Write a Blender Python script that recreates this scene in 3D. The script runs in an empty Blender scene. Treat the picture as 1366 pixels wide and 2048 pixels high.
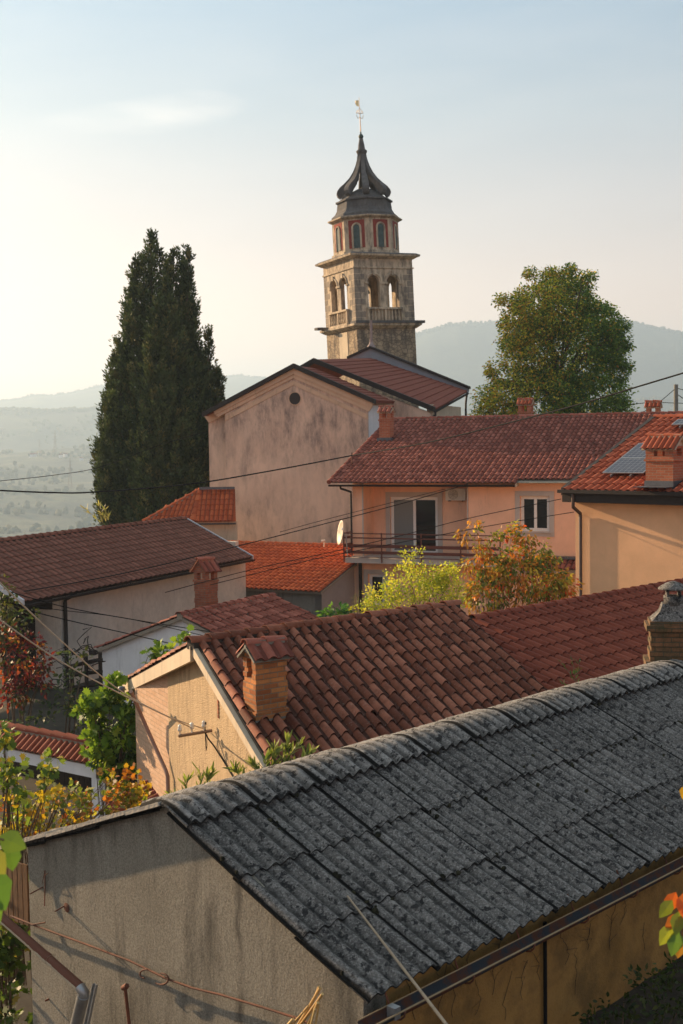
import bpy, math, random
import numpy as np
from mathutils import Vector, Matrix, noise as mnoise
random.seed(7); np.random.seed(7)
R = math.radians
SC = bpy.context.scene
# ------------------------------------------------------------------ camera
F, HY, ROLL, CZ = 2450.0, 880.0, R(.8), 9.0
_p = math.atan((HY-1024)/F)
FW = Vector((0, math.cos(_p), math.sin(_p))); _u = Vector((0, -math.sin(_p), math.cos(_p))); _r = Vector((1, 0, 0))
RT = _r*math.cos(ROLL)-_u*math.sin(ROLL); UP = _u*math.cos(ROLL)+_r*math.sin(ROLL)
CAM = Vector((0, 0, CZ))
cd = bpy.data.cameras.new('camera'); cam = bpy.data.objects.new('camera', cd); SC.collection.objects.link(cam)
cd.sensor_fit = 'VERTICAL'; cd.sensor_height = 36; cd.lens = F*36/2048; cd.clip_start = .1; cd.clip_end = 40000; cd.dof.use_dof = True; cd.dof.focus_distance = 18; cd.dof.aperture_fstop = 4
m = Matrix((RT, UP, -FW)).transposed().to_4x4(); m.translation = CAM; cam.matrix_world = m
SC.camera = cam
# ------------------------------------------------------------------ sky, sun, exposure
SUN_EL, SUN_AZ = R(16), R(-52)          # azimuth from +Y, clockwise
SDIR = Vector((math.sin(SUN_AZ)*math.cos(SUN_EL), math.cos(SUN_AZ)*math.cos(SUN_EL), math.sin(SUN_EL)))
SC.view_settings.view_transform = 'Standard'; SC.view_settings.look = 'None'
SC.view_settings.gamma = 1; SC.view_settings.exposure = EXPOSURE = 1.58
W = bpy.data.worlds.new("World"); SC.world = W; W.use_nodes = True
nt = W.node_tree; N = nt.nodes; L = nt.links; N.clear()
out = N.new('ShaderNodeOutputWorld'); bg = N.new('ShaderNodeBackground'); sky = N.new('ShaderNodeTexSky')
sky.sky_type = 'NISHITA'; sky.sun_disc = False; sky.sun_elevation = SUN_EL; sky.sun_rotation = SUN_AZ
sky.altitude = 200; sky.air_density = 1.0; sky.dust_density = 1.3; sky.ozone_density = 1.5
bg.inputs['Strength'].default_value = .083
# thin high cloud, laid out by direction
tc = N.new('ShaderNodeTexCoord'); mp = N.new('ShaderNodeMapping'); mp.inputs['Scale'].default_value = (2.2, 2.2, 11); mp.inputs['Rotation'].default_value = (0, R(-9), 0)
nz = N.new('ShaderNodeTexNoise'); nz.inputs['Scale'].default_value = 2.3; nz.inputs['Detail'].default_value = 9; nz.inputs['Roughness'].default_value = .55
nz.inputs['Distortion'].default_value = .35
L.new(tc.outputs['Generated'], mp.inputs[0]); L.new(mp.outputs[0], nz.inputs['Vector'])
cr = N.new('ShaderNodeMapRange'); cr.inputs['From Min'].default_value = .44; cr.inputs['From Max'].default_value = .8; cr.inputs['To Max'].default_value = .13
L.new(nz.outputs['Fac'], cr.inputs['Value'])
# one denser wisp around a given direction
def raydir(x, y): return (FW+RT*((x-683)/F)+UP*((1024-y)/F)).normalized()
def wisp(ax, ay, bx, by, width, amt):
    a = raydir(ax, ay); b = raydir(bx, by); c = (a+b).normalized(); t = (b-a).normalized(); hl = (b-a).length/2; n = c.cross(t).normalized()
    d1 = N.new('ShaderNodeVectorMath'); d1.operation = 'SUBTRACT'; L.new(tc.outputs['Generated'], d1.inputs[0]); d1.inputs[1].default_value = c
    def dot(v, s):
        q = N.new('ShaderNodeVectorMath'); q.operation = 'DOT_PRODUCT'; L.new(d1.outputs[0], q.inputs[0]); q.inputs[1].default_value = v*(1/s)
        return q.outputs['Value']
    def mth(op, x, y):
        q = N.new('ShaderNodeMath'); q.operation = op
        for i, z in enumerate((x, y)):
            if isinstance(z, (int, float)): q.inputs[i].default_value = z
            else: L.new(z, q.inputs[i])
        return q.outputs[0]
    u = dot(t, hl); v = dot(n, width)
    v = mth('ADD', v, mth('MULTIPLY', mth('SUBTRACT', nz.outputs['Fac'], .5), 2.0))
    # tapers towards the left end, fuller on the right
    rr = mth('ADD', mth('POWER', mth('ABSOLUTE', u, 0), 3.0), mth('POWER', mth('ABSOLUTE', v, 0), 2.0))
    e = mth('MAXIMUM', mth('SUBTRACT', 1.0, rr), 0.0)
    e = mth('MULTIPLY', e, mth('MULTIPLY', mth('ADD', mth('MULTIPLY', u, .45), .55), amt))
    n2 = N.new('ShaderNodeTexNoise'); n2.inputs['Scale'].default_value = 6; n2.inputs['Detail'].default_value = 8; L.new(mp.outputs[0], n2.inputs['Vector'])
    return mth('MULTIPLY', e, mth('MAXIMUM', mth('MULTIPLY', mth('SUBTRACT', n2.outputs['Fac'], .28), 3.4), 0.0))
w1 = wisp(10, 268, 500, 198, .013, .62)
ad = N.new('ShaderNodeMath'); ad.operation = 'ADD'; ad.use_clamp = True; L.new(w1, ad.inputs[0]); L.new(cr.outputs[0], ad.inputs[1])
cmx = N.new('ShaderNodeMix'); cmx.data_type = 'RGBA'; L.new(ad.outputs[0], cmx.inputs[0])
# hazy evening sky: the Nishita sky with its range softened and a warm band of dust near the horizon
gm0 = N.new('ShaderNodeGamma'); gm0.inputs[1].default_value = .44; L.new(sky.outputs[0], gm0.inputs[0])
sz = N.new('ShaderNodeSeparateXYZ'); L.new(tc.outputs['Generated'], sz.inputs[0])
rp0 = N.new('ShaderNodeValToRGB'); el = rp0.color_ramp.elements
while len(el) < 6: el.new(.5)
for e_, (p_, c_) in zip(el, ((0, (4.2, 2.2, 1.48)), (.08, (3.5, 2.0, 1.47)), (.16, (2.18, 1.61, 1.42)), (.25, (1.42, 1.47, 1.50)), (.34, (1.02, 1.36, 1.60)), (.8, (2.6, 2.4, 2.0)))): e_.position = p_; e_.color = (*[v*.9/4.2 for v in c_], 1)  # last stop brightens and warms the unseen overhead sky to lift shaded walls
L.new(sz.outputs[2], rp0.inputs[0])
tm = N.new('ShaderNodeMix'); tm.data_type = 'RGBA'; tm.blend_type = 'MULTIPLY'; tm.inputs[0].default_value = 1; L.new(gm0.outputs[0], tm.inputs[6]); L.new(rp0.outputs[0], tm.inputs[7])
sc0 = N.new('ShaderNodeVectorMath'); sc0.operation = 'SCALE'; sc0.inputs['Scale'].default_value = 4.2*1.04; L.new(tm.outputs[2], sc0.inputs[0])
L.new(sc0.outputs[0], cmx.inputs[6]); cmx.inputs[7].default_value = (5.0, 4.6, 4.3, 1)
L.new(cmx.outputs[2], bg.inputs[0]); L.new(bg.outputs[0], out.inputs[0])
sl = bpy.data.lights.new('sun', 'SUN'); sl.energy = 5.0; sl.angle = R(.6); sl.color = (1, .70, .41)
so = bpy.data.objects.new('sun', sl); SC.collection.objects.link(so); so.rotation_euler = (-SDIR).to_track_quat('-Z', 'Y').to_euler()
# ------------------------------------------------------------------ pixel rays -> real points (metres)
def ray(x, y): return FW+RT*((x-683)/F)+UP*((1024-y)/F)
def atD(x, y, d): r = ray(x, y); return CAM+r*(d/r.y)
def atZ(x, y, z): r = ray(x, y); return CAM+r*((z-CZ)/r.z)
def atP(x, y, p, n): r = ray(x, y); return CAM+r*((p-CAM).dot(n)/r.dot(n))
def V3(*a): return Vector(a)
def hdir(deg): return Vector((math.cos(R(deg)), math.sin(R(deg)), 0))
ZUP = Vector((0, 0, 1))
def rake(P, x, y, beta, near=True):
    """point on the pixel ray lying below P at slope beta"""
    r = ray(x, y); best = None; tb = math.tan(R(beta)); prev = None; res = []
    for i in range(4000):
        d = P.y-9+18*i/4000; q = CAM+r*(d/r.y); h = math.hypot(q.x-P.x, q.y-P.y); f = (P.z-q.z)-tb*h
        if prev is not None and prev*f < 0: res.append(q)
        prev = f
    if not res: raise Exception('rake %s %s' % (x, y))
    return res[0] if near else res[-1]
# ------------------------------------------------------------------ mesh builder
COL = SC.collection
class MB:
    def __init__(s): s.v = []; s.f = []; s.m = []; s.sm = []; s.r = []
    def face(s, pts, mi=0, smooth=False, rnd=None):
        i = len(s.v); s.v += [Vector(p) for p in pts]; s.f.append(tuple(range(i, i+len(pts)))); s.m.append(mi); s.sm.append(smooth); s.r.append(random.random() if rnd is None else rnd)
    def grid(s, rows, mi=0, smooth=True, rnd=None, close=False):
        i = len(s.v); n = len(rows[0]); q = random.random() if rnd is None else rnd
        for r_ in rows: s.v += [Vector(p) for p in r_]
        for a in range(len(rows)-1):
            for b in range(n if close else n-1):
                c = (b+1) % n
                s.f.append((i+a*n+b, i+a*n+c, i+(a+1)*n+c, i+(a+1)*n+b)); s.m.append(mi); s.sm.append(smooth); s.r.append(q)
    def box(s, o, a, b, c, mi=0, rnd=None):
        o = Vector(o); P = lambda i, j, k: o+a*i+b*j+c*k; q = random.random() if rnd is None else rnd
        if a.cross(b).dot(c) < 0: a, b = b, a
        P = lambda i, j, k: o+a*i+b*j+c*k
        for F_ in (((0,0,0),(0,1,0),(1,1,0),(1,0,0)), ((0,0,1),(1,0,1),(1,1,1),(0,1,1)), ((0,0,0),(1,0,0),(1,0,1),(0,0,1)), ((1,0,0),(1,1,0),(1,1,1),(1,0,1)), ((1,1,0),(0,1,0),(0,1,1),(1,1,1)), ((0,1,0),(0,0,0),(0,0,1),(0,1,1))):
            s.face([P(*t) for t in F_], mi, False, q)
    def cbox(s, c, a, b, h, mi=0): s.box(Vector(c)-a/2-b/2, a, b, h, mi)
    def prism(s, pts, th, mi=0, mi2=None):
        pts = [Vector(p) for p in pts]; n = len(pts)
        nn = Vector((0, 0, 0))
        for i in range(n): nn += (pts[i]-pts[0]).cross(pts[(i+1) % n]-pts[0])
        if nn.dot(th) > 0: pts = pts[::-1]
        s.face(pts, mi); s.face([p+th for p in pts][::-1], mi if mi2 is None else mi2)
        for i in range(n):
            j = (i+1) % n; s.face([pts[i], pts[i]+th, pts[j]+th, pts[j]], mi if mi2 is None else mi2)
    def tube(s, pts, r, n=8, mi=0, caps=True, rnd=None):
        pts = [Vector(p) for p in pts]; rows = []; k = len(pts); prev = None
        for i, p in enumerate(pts):
            t = (pts[min(i+1, k-1)]-pts[max(i-1, 0)]).normalized()
            a = (prev if prev is not None and abs(prev.dot(t)) < .95 else (ZUP if abs(t.z) < .9 else Vector((1, 0, 0))))
            x = (a-t*a.dot(t)).normalized(); y = t.cross(x); prev = x
            rr = r[i] if isinstance(r, (list, tuple)) else r
            rows.append([p+x*rr*math.cos(2*math.pi*j/n)+y*rr*math.sin(2*math.pi*j/n) for j in range(n)])
        s.grid(rows, mi, True, rnd, close=True)
        if caps: s.face(rows[0][::-1], mi); s.face(rows[-1], mi)
    def lathe(s, c, prof, n=16, mi=0, smooth=True, ax=None, rot=0):
        c = Vector(c)
        X, Y, Z = ax or (Vector((1, 0, 0)), Vector((0, 1, 0)), ZUP)
        rows = [[c+X*(r*math.cos(2*math.pi*j/n+rot))+Y*(r*math.sin(2*math.pi*j/n+rot))+Z*z for j in range(n)] for r, z in prof]
        if smooth: s.grid(rows, mi, True, None, close=True)
        else:
            for a in range(len(rows)-1):
                for j in range(n): k = (j+1) % n; s.face([rows[a][j], rows[a][k], rows[a+1][k], rows[a+1][j]], mi)
    def build(s, name, mats, parent=None):
        me = bpy.data.meshes.new(name); off = ROOT.get(parent.name, Vector()) if parent else Vector()
        V = np.array([tuple(p-off) for p in s.v], dtype=np.float32).reshape(-1, 3)
        me.from_pydata(V.tolist(), [], s.f)
        me.polygons.foreach_set('use_smooth', s.sm); me.polygons.foreach_set('material_index', s.m)
        at = me.attributes.new('rnd', 'FLOAT', 'FACE'); at.data.foreach_set('value', s.r)
        uv = me.uv_layers.new(name='UVMap'); uvs = []
        for f in s.f:
            p0 = s.v[f[0]]; nn = Vector((0, 0, 0))
            for i in range(1, len(f)-1): nn += (s.v[f[i]]-p0).cross(s.v[f[i+1]]-p0)
            if nn.length < 1e-12: nn = Vector((0, 0, 1))
            nn.normalize(); u = ZUP.cross(nn)
            if u.length < .05: u = Vector((1, 0, 0))
            u.normalize(); w = nn.cross(u)
            for i in f: uvs += [s.v[i].dot(u), s.v[i].dot(w)]
        uv.data.foreach_set('uv', uvs)
        for mm in (mats if isinstance(mats, (list, tuple)) else [mats]): me.materials.append(mm)
        o = bpy.data.objects.new(name, me); COL.objects.link(o)
        if parent: o.parent = parent; ROOT[o.name] = off
        return o
ROOT = {}
def thing(name, label, cat, loc=(0, 0, 0), group=None):
    o = bpy.data.objects.new(name, None); COL.objects.link(o); o.location = loc; o.empty_display_size = .3
    ROOT[o.name] = Vector(loc); o['label'] = label; o['category'] = cat
    if group: o['group'] = group
    return o
def tag(o, label, cat, group=None):
    o['label'] = label; o['category'] = cat
    if group: o['group'] = group
    return o
# ------------------------------------------------------------------ materials
class NT:
    def __init__(s, name):
        s.mat = bpy.data.materials.new(name); s.mat.use_nodes = True; s.t = s.mat.node_tree; s.n = s.t.nodes; s.l = s.t.links; s.n.clear()
        s.out = s.n.new('ShaderNodeOutputMaterial'); s.b = s.n.new('ShaderNodeBsdfPrincipled'); s.l.new(s.b.outputs[0], s.out.inputs[0])
        s.tc = s.n.new('ShaderNodeTexCoord')
    def link(s, a, b): s.l.new(a, b)
    def noise(s, scale, detail=5, rough=.6, src='Object', stretch=None, dist=0, w=None):
        q = s.n.new('ShaderNodeTexNoise'); q.inputs['Scale'].default_value = scale; q.inputs['Detail'].default_value = detail; q.inputs['Roughness'].default_value = rough; q.inputs['Distortion'].default_value = dist
        v = s.tc.outputs[src]
        if stretch or w:
            mp = s.n.new('ShaderNodeMapping'); mp.inputs['Scale'].default_value = stretch or (1, 1, 1)
            if w: mp.inputs['Location'].default_value = (w, w*1.3, w*.7)
            s.link(v, mp.inputs[0]); v = mp.outputs[0]
        s.link(v, q.inputs['Vector']); return q.outputs['Fac']
    def voronoi(s, scale, src='Object', feat='F1', out='Distance'):
        q = s.n.new('ShaderNodeTexVoronoi'); q.feature = feat; q.inputs['Scale'].default_value = scale; s.link(s.tc.outputs[src], q.inputs['Vector']); return q.outputs[out]
    def ramp(s, fac, stops):
        q = s.n.new('ShaderNodeValToRGB'); e = q.color_ramp.elements
        while len(e) < len(stops): e.new(.5)
        for i, (p, c) in enumerate(stops):
            e[i].position = p; c = c if isinstance(c, (tuple, list)) else (c, c, c); e[i].color = (*c[:3], 1)
        s.link(fac, q.inputs[0]); return q.outputs[0]
    def mix(s, fac, a, b, mode='MIX'):
        q = s.n.new('ShaderNodeMix'); q.data_type = 'RGBA'; q.blend_type = mode
        for sock, x in ((q.inputs[0], fac), (q.inputs[6], a), (q.inputs[7], b)):
            if isinstance(x, (int, float)): sock.default_value = x
            elif isinstance(x, tuple): sock.default_value = (*x[:3], 1)
            else: s.link(x, sock)
        return q.outputs[2]
    def math(s, op, a, b=0.0, clamp=False):
        q = s.n.new('ShaderNodeMath'); q.operation = op; q.use_clamp = clamp
        for i, x in enumerate((a, b)):
            if isinstance(x, (int, float)): q.inputs[i].default_value = x
            else: s.link(x, q.inputs[i])
        return q.outputs[0]
    def attr(s, name, out='Fac'):
        q = s.n.new('ShaderNodeAttribute'); q.attribute_name = name; return q.outputs[out]
    def bump(s, h, strength=.4, dist=.02, prev=None):
        q = s.n.new('ShaderNodeBump'); q.inputs['Strength'].default_value = strength; q.inputs['Distance'].default_value = dist; s.link(h, q.inputs['Height'])
        if prev: s.link(prev, q.inputs['Normal'])
        return q.outputs[0]
    def done(s, col, rough=.85, normal=None, metal=0, spec=None):
        if isinstance(col, tuple): s.b.inputs['Base Color'].default_value = (*col[:3], 1)
        else: s.link(col, s.b.inputs['Base Color'])
        if isinstance(rough, (int, float)): s.b.inputs['Roughness'].default_value = rough
        else: s.link(rough, s.b.inputs['Roughness'])
        s.b.inputs['Metallic'].default_value = metal
        if spec is not None: s.b.inputs['Specular IOR Level'].default_value = spec
        if normal: s.link(normal, s.b.inputs['Normal'])
        return s.mat
def plain(name, c, rough=.6, metal=0, var=.15, scale=8, bump=.1):
    t = NT(name); n1 = t.noise(scale); col = t.ramp(n1, [(.3, tuple(x*(1-var) for x in c)), (.7, tuple(min(1, x*(1+var)) for x in c))])
    return t.done(col, rough, t.bump(t.noise(scale*6), bump, .01), metal, .25 if metal < .2 else None)
def plaster(name, c, dirt=(.12, .11, .10), amt=.5, grain=60, bump=.35, bdist=.012, streak=True, stain=None, th=.5):
    t = NT(name); a = t.noise(.9, 6, .65); col = t.ramp(a, [(.3, tuple(x*.86 for x in c)), (.7, tuple(min(1, x*1.08) for x in c))])
    fine = t.noise(grain*.4, 4); col = t.mix(.22, col, t.ramp(fine, [(.3, .25), (.75, .95)]), 'MULTIPLY') if bump > .3 else col
    if streak:
        st = t.noise(1.0, 7, .7, stretch=(2.6, 2.6, .45), dist=.4, w=3.1); m_ = t.ramp(st, [(th, 0), (th+.18, 1)])
        st2 = t.noise(7, 5, .7, stretch=(3, 3, .35), w=9); m2 = t.ramp(st2, [(.42, .0), (.62, 1)])
        q = t.math('MULTIPLY', t.math('MULTIPLY', m_, m2), amt); col = t.mix(q, col, dirt)
    if stain:
        s_ = t.noise(.5, 5, .6, w=21); col = t.mix(t.math('MULTIPLY', t.ramp(s_, [(.45, 0), (.7, 1)]), .7), col, stain)
    h = t.math('ADD', t.noise(grain, 3, .6), t.math('MULTIPLY', t.voronoi(grain*.8), .6))
    return t.done(col, .92, t.bump(h, bump, bdist), spec=.2)
def tile_mat(name, c1, c2, c3, dark=.5, lich=.15, gloss=.75, pd=.45):
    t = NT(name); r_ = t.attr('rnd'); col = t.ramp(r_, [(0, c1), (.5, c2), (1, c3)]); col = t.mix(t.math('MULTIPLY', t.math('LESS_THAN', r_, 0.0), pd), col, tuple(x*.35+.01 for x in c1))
    n1 = t.noise(5, 6, .7); col = t.mix(t.math('MULTIPLY', t.ramp(n1, [(.45, 0), (.72, 1)]), dark), col, tuple(x*.3 for x in c2))
    n2 = t.noise(22, 5, .7, w=5); col = t.mix(t.math('MULTIPLY', t.ramp(n2, [(.58, 0), (.68, 1)]), lich), col, (.32, .30, .27))
    n3 = t.noise(60, 4); col = t.mix(.25, col, t.ramp(n3, [(.3, .45), (.7, 1)]), 'MULTIPLY')
    return t.done(col, gloss, t.bump(t.noise(45, 5), .25, .01), spec=.12)
def brick_mat(name, c1, c2, mortar, bw=.25, bh=.075, dirt=.3, dc=(.1, .08, .06)):
    t = NT(name); q = t.n.new('ShaderNodeTexBrick'); t.link(t.tc.outputs['UV'], q.inputs['Vector'])
    q.inputs['Color1'].default_value = (*c1, 1); q.inputs['Color2'].default_value = (*c2, 1); q.inputs['Mortar'].default_value = (*mortar, 1)
    q.inputs['Scale'].default_value = 1; q.inputs['Brick Width'].default_value = bw; q.inputs['Row Height'].default_value = bh; q.inputs['Mortar Size'].default_value = .007; q.inputs['Mortar Smooth'].default_value = .2; q.inputs['Bias'].default_value = 0
    col = q.outputs['Color']; n1 = t.noise(6, 6, .7); col = t.mix(t.math('MULTIPLY', t.ramp(n1, [(.42, 0), (.66, 1)]), dirt), col, dc)
    n3 = t.noise(35, 5); col = t.mix(.4, col, t.ramp(n3, [(.3, .4), (.7, 1)]), 'MULTIPLY')
    b = t.bump(q.outputs['Fac'], .9, -.012); b = t.bump(t.noise(70, 4), .4, .008, b)
    return t.done(col, .9, b, spec=.2)
M = {}
M['tile_old'] = tile_mat('aged_clay_tile', (.125, .038, .022), (.22, .071, .039), (.36, .135, .082), .6, .3, pd=.8)
M['tile_new'] = tile_mat('red_clay_tile', (.19, .046, .027), (.225, .057, .033), (.28, .076, .045), .2, .06)
M['tile_brown'] = tile_mat('brown_concrete_tile', (.17, .066, .045), (.205, .081, .056), (.26, .104, .072), .3, .1)
M['tile_orange'] = tile_mat('orange_clay_tile', (.34, .072, .026), (.42, .092, .032), (.50, .125, .044), .2, .08)
M['tile_mix'] = tile_mat('mottled_clay_tile', (.20, .058, .040), (.29, .088, .060), (.41, .142, .10), .4, .2)
M['tile_bright'] = tile_mat('bright_clay_tile', (.28, .065, .032), (.37, .092, .045), (.46, .13, .068), .18, .1)
M['sheet_red'] = plain('dark_red_sheet_roof', (.20, .06, .04), .92, 0, .12, 4)
M['mortar'] = plaster('mortar', (.30, .26, .21), amt=.3, grain=40, bump=.6)
M['brown_metal'] = plain('dark_brown_metal', (.028, .021, .019), .65, 0, .2)
M['grey_metal'] = plain('galvanised_metal', (.32, .33, .34), .4, .7, .2)
M['lead'] = plain('lead_flashing', (.10, .105, .12), .5, .4, .2)
M['cable'] = plain('black_cable', (.006, .006, .007), .95)
M['cable_light'] = plain('pale_cable', (.45, .38, .30), .6)
M['white_frame'] = plain('white_window_frame', (.74, .73, .70), .45, 0, .04)
M['grey_trim'] = plaster('pale_grey_trim', (.47, .42, .38), amt=.15, grain=60, bump=.15)
M['brick_new'] = brick_mat('red_brick', (.42, .12, .06), (.52, .17, .09), (.42, .30, .22), dirt=.1)
M['brick_old'] = brick_mat('weathered_brick', (.34, .10, .055), (.44, .16, .085), (.28, .21, .16), dirt=.4)
M['brick_orange'] = brick_mat('orange_brick', (.32, .095, .03), (.60, .24, .08), (.26, .20, .14), dirt=.35)
M['brick_lichen'] = brick_mat('lichened_brick', (.12, .085, .05), (.25, .12, .06), (.09, .085, .06), dirt=.8, dc=(.06, .06, .03))
M['brick_paint'] = brick_mat('washed_brick_wall', (.60, .38, .25), (.66, .45, .32), (.52, .37, .26), bh=.085, dirt=.15)
M['concrete'] = plaster('weathered_concrete', (.24, .23, .20), (.05, .05, .04), amt=.95, grain=35, bump=.6)
M['w_church'] = plaster('stained_pink_render', (.60, .40, .30), (.19, .155, .14), .85, 30, .2, streak=True, stain=(.50, .34, .26), th=.46)
M['w_cornice'] = plaster('ochre_render', (.62, .43, .30), (.22, .17, .13), .6, 30, .2)
M['w_white'] = plaster('white_render', (.70, .71, .73), amt=.3, grain=30, bump=.2)
M['w_grey'] = plaster('cream_grey_render', (.62, .55, .47), amt=.35, grain=14, bump=.5, bdist=.03)
M['w_peach'] = plaster('peach_render', (.82, .49, .33), (.42, .28, .22), amt=.5, grain=80, bump=.15)
M['w_peach2'] = plaster('apricot_render', (.80, .47, .27), (.70, .45, .29), amt=.3, grain=40, bump=.25)
M['w_sand'] = plaster('rough_sand_render', (.54, .40, .25), (.26, .19, .12), .9, 45, .9, .022, th=.40)
M['w_lower'] = plaster('grey_lower_render', (.27, .22, .19), amt=.5, grain=30, bump=.4)
M['w_cream'] = plaster('cream_render', (.54, .45, .34), amt=.55, grain=30, bump=.2)
M['dark_wood'] = plain('dark_wood', (.03, .022, .018), .8)
M['rust_metal'] = None
M['glass'] = NT('window_glass').done((.012, .014, .016), .06, spec=.9)
M['curtain'] = NT('drawn_blind').done((.17, .19, .19), .25)
M['bark'] = plain('bark', (.12, .085, .06), .9, 0, .3, 10, .6)
M['lap_edge_black'] = NT('near_black_sheet_edge').done((.008, .008, .008), .9)
def w_shed():
    t = NT('pebbledash_render'); col = t.ramp(t.noise(.8, 6, .6), [(.3, (.34, .315, .26)), (.7, (.50, .46, .385))])
    st = t.noise(1.3, 6, .7, stretch=(1.6, 1.6, .35), w=4); col = t.mix(t.math('MULTIPLY', t.ramp(st, [(.5, 0), (.66, 1)]), .7), col, (.10, .095, .085))
    v = t.voronoi(75); f = t.noise(55, 4, .7); col = t.mix(.55, col, t.ramp(f, [(.36, .22), (.6, 1)]), 'MULTIPLY')
    dg_ = t.n.new('ShaderNodeVectorMath'); dg_.operation = 'DOT_PRODUCT'; t.link(t.tc.outputs['Object'], dg_.inputs[0]); dg_.inputs[1].default_value = (math.sin(R(45.8)), -math.cos(R(45.8)), 0)
    wx = t.math('ADD', dg_.outputs['Value'], t.math('MULTIPLY', t.math('SUBTRACT', t.noise(2.5, 4), .5), .22))
    for c_, w_, a_ in ((1.02, .075, .8), (.62, .11, .5), (1.5, .06, .3), (-1.35, .10, .3)):
        e_ = t.math('SUBTRACT', 1.0, t.math('ABSOLUTE', t.math('DIVIDE', t.math('SUBTRACT', wx, c_), w_)), True); col = t.mix(t.math('MULTIPLY', t.math('MULTIPLY', e_, t.ramp(t.noise(1.1, 3, w=8), [(.38, 0), (.6, 1)])), a_), col, (.045, .042, .04))
    b = t.bump(t.noise(3, 4), .35, .04); b = t.bump(t.math('ADD', t.noise(110, 3), t.math('MULTIPLY', t.noise(30, 5, .75, stretch=(1, 1, .4)), 1.6)), 1.0, .03, b)
    return t.done(col, .95, b, spec=.15)
def w_yellow():
    t = NT('yellow_stained_render'); col = t.ramp(t.noise(1.1, 6, .65), [(.3, (.22, .12, .035)), (.7, (.34, .195, .065))])
    st = t.noise(1.5, 8, .75, w=4); col = t.mix(t.math('MULTIPLY', t.ramp(st, [(.45, 0), (.62, 1)]), .6), col, (.09, .055, .025))
    return t.done(col, .95, t.bump(t.noise(40, 5), .6, .02), spec=.15)
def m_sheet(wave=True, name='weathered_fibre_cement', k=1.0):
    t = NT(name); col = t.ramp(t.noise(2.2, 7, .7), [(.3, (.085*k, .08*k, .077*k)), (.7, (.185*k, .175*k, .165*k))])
    big = t.noise(7, 6, .75, w=2); col = t.mix(t.ramp(big, [(.52, 0), (.62, .45)]), col, (.30, .285, .27))
    fine = t.noise(42, 5, .7, w=7); col = t.mix(t.ramp(fine, [(.5, 0), (.6, .55)]), col, (.40, .39, .37))
    sp = t.noise(12, 5, .7, w=13); col = t.mix(t.ramp(sp, [(.54, 0), (.60, .9)]), col, (.022, .022, .024))
    sp2 = t.noise(30, 4, .7, w=33); col = t.mix(t.ramp(sp2, [(.56, 0), (.62, .7)]), col, (.03, .03, .032))
    br = t.noise(4, 5, .7, w=55); col = t.mix(t.ramp(br, [(.66, 0), (.72, .4)]), col, (.24, .16, .09))
    r_ = t.attr('rnd'); col = t.mix(.35, col, t.ramp(r_, [(0, .45), (1, 1)]), 'MULTIPLY')
    if not wave: return t.done(col, .95, t.bump(t.noise(30, 6, .7), .8, .02), spec=.1)
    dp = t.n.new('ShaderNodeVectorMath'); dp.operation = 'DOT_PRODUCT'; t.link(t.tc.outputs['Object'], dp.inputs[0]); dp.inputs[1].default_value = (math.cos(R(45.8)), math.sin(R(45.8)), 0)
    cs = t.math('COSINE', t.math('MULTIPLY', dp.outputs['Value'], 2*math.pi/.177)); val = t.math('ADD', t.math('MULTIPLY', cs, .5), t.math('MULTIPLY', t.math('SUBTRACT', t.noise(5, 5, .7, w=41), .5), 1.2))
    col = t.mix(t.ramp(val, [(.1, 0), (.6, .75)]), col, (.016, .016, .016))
    fr_ = t.math('FRACT', t.math('ADD', t.math('DIVIDE', dp.outputs['Value'], .885), 100.0)); col = t.mix(t.ramp(fr_, [(.0, .97), (.035, .95), (.05, 0)]), col, (.006, .006, .006))
    b = t.bump(t.noise(9, 6, .7), .6, .03); b = t.bump(t.noise(48, 5, .7), .8, .012, b)
    return t.done(col, .95, b, spec=.12)
def m_rust():
    t = NT('rusty_painted_metal'); n1 = t.noise(3, 6, .7); u = t.tc.outputs['Object']
    col = t.mix(t.ramp(n1, [(.4, 0), (.6, 1)]), (.16, .05, .025), (.09, .035, .022))
    return t.done(col, .85, t.bump(t.noise(50, 5), .5, .006))
def m_church():
    t = NT('church_stained_render'); col = t.ramp(t.noise(.5, 6, .6), [(.3, (.62, .43, .325)), (.7, (.76, .55, .42))])
    a = t.noise(.22, 4, .6, w=12); st = t.noise(1.0, 9, .72, stretch=(1.6, 1.6, .5), dist=.3, w=3.1); fx = t.noise(2.4, 8, .8, stretch=(1.5, 1.5, .5), w=9)
    q = t.math('MULTIPLY', t.ramp(st, [(.38, 0), (.60, 1)]), t.ramp(fx, [(.36, .25), (.58, 1)])); q = t.math('MULTIPLY', q, t.ramp(a, [(.35, .25), (.55, 1)])); 
    col = t.mix(t.math('MULTIPLY', q, .85), col, (.15, .12, .115))
    return t.done(col, .93, t.bump(t.noise(24, 4), .3, .02), spec=.15)
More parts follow.
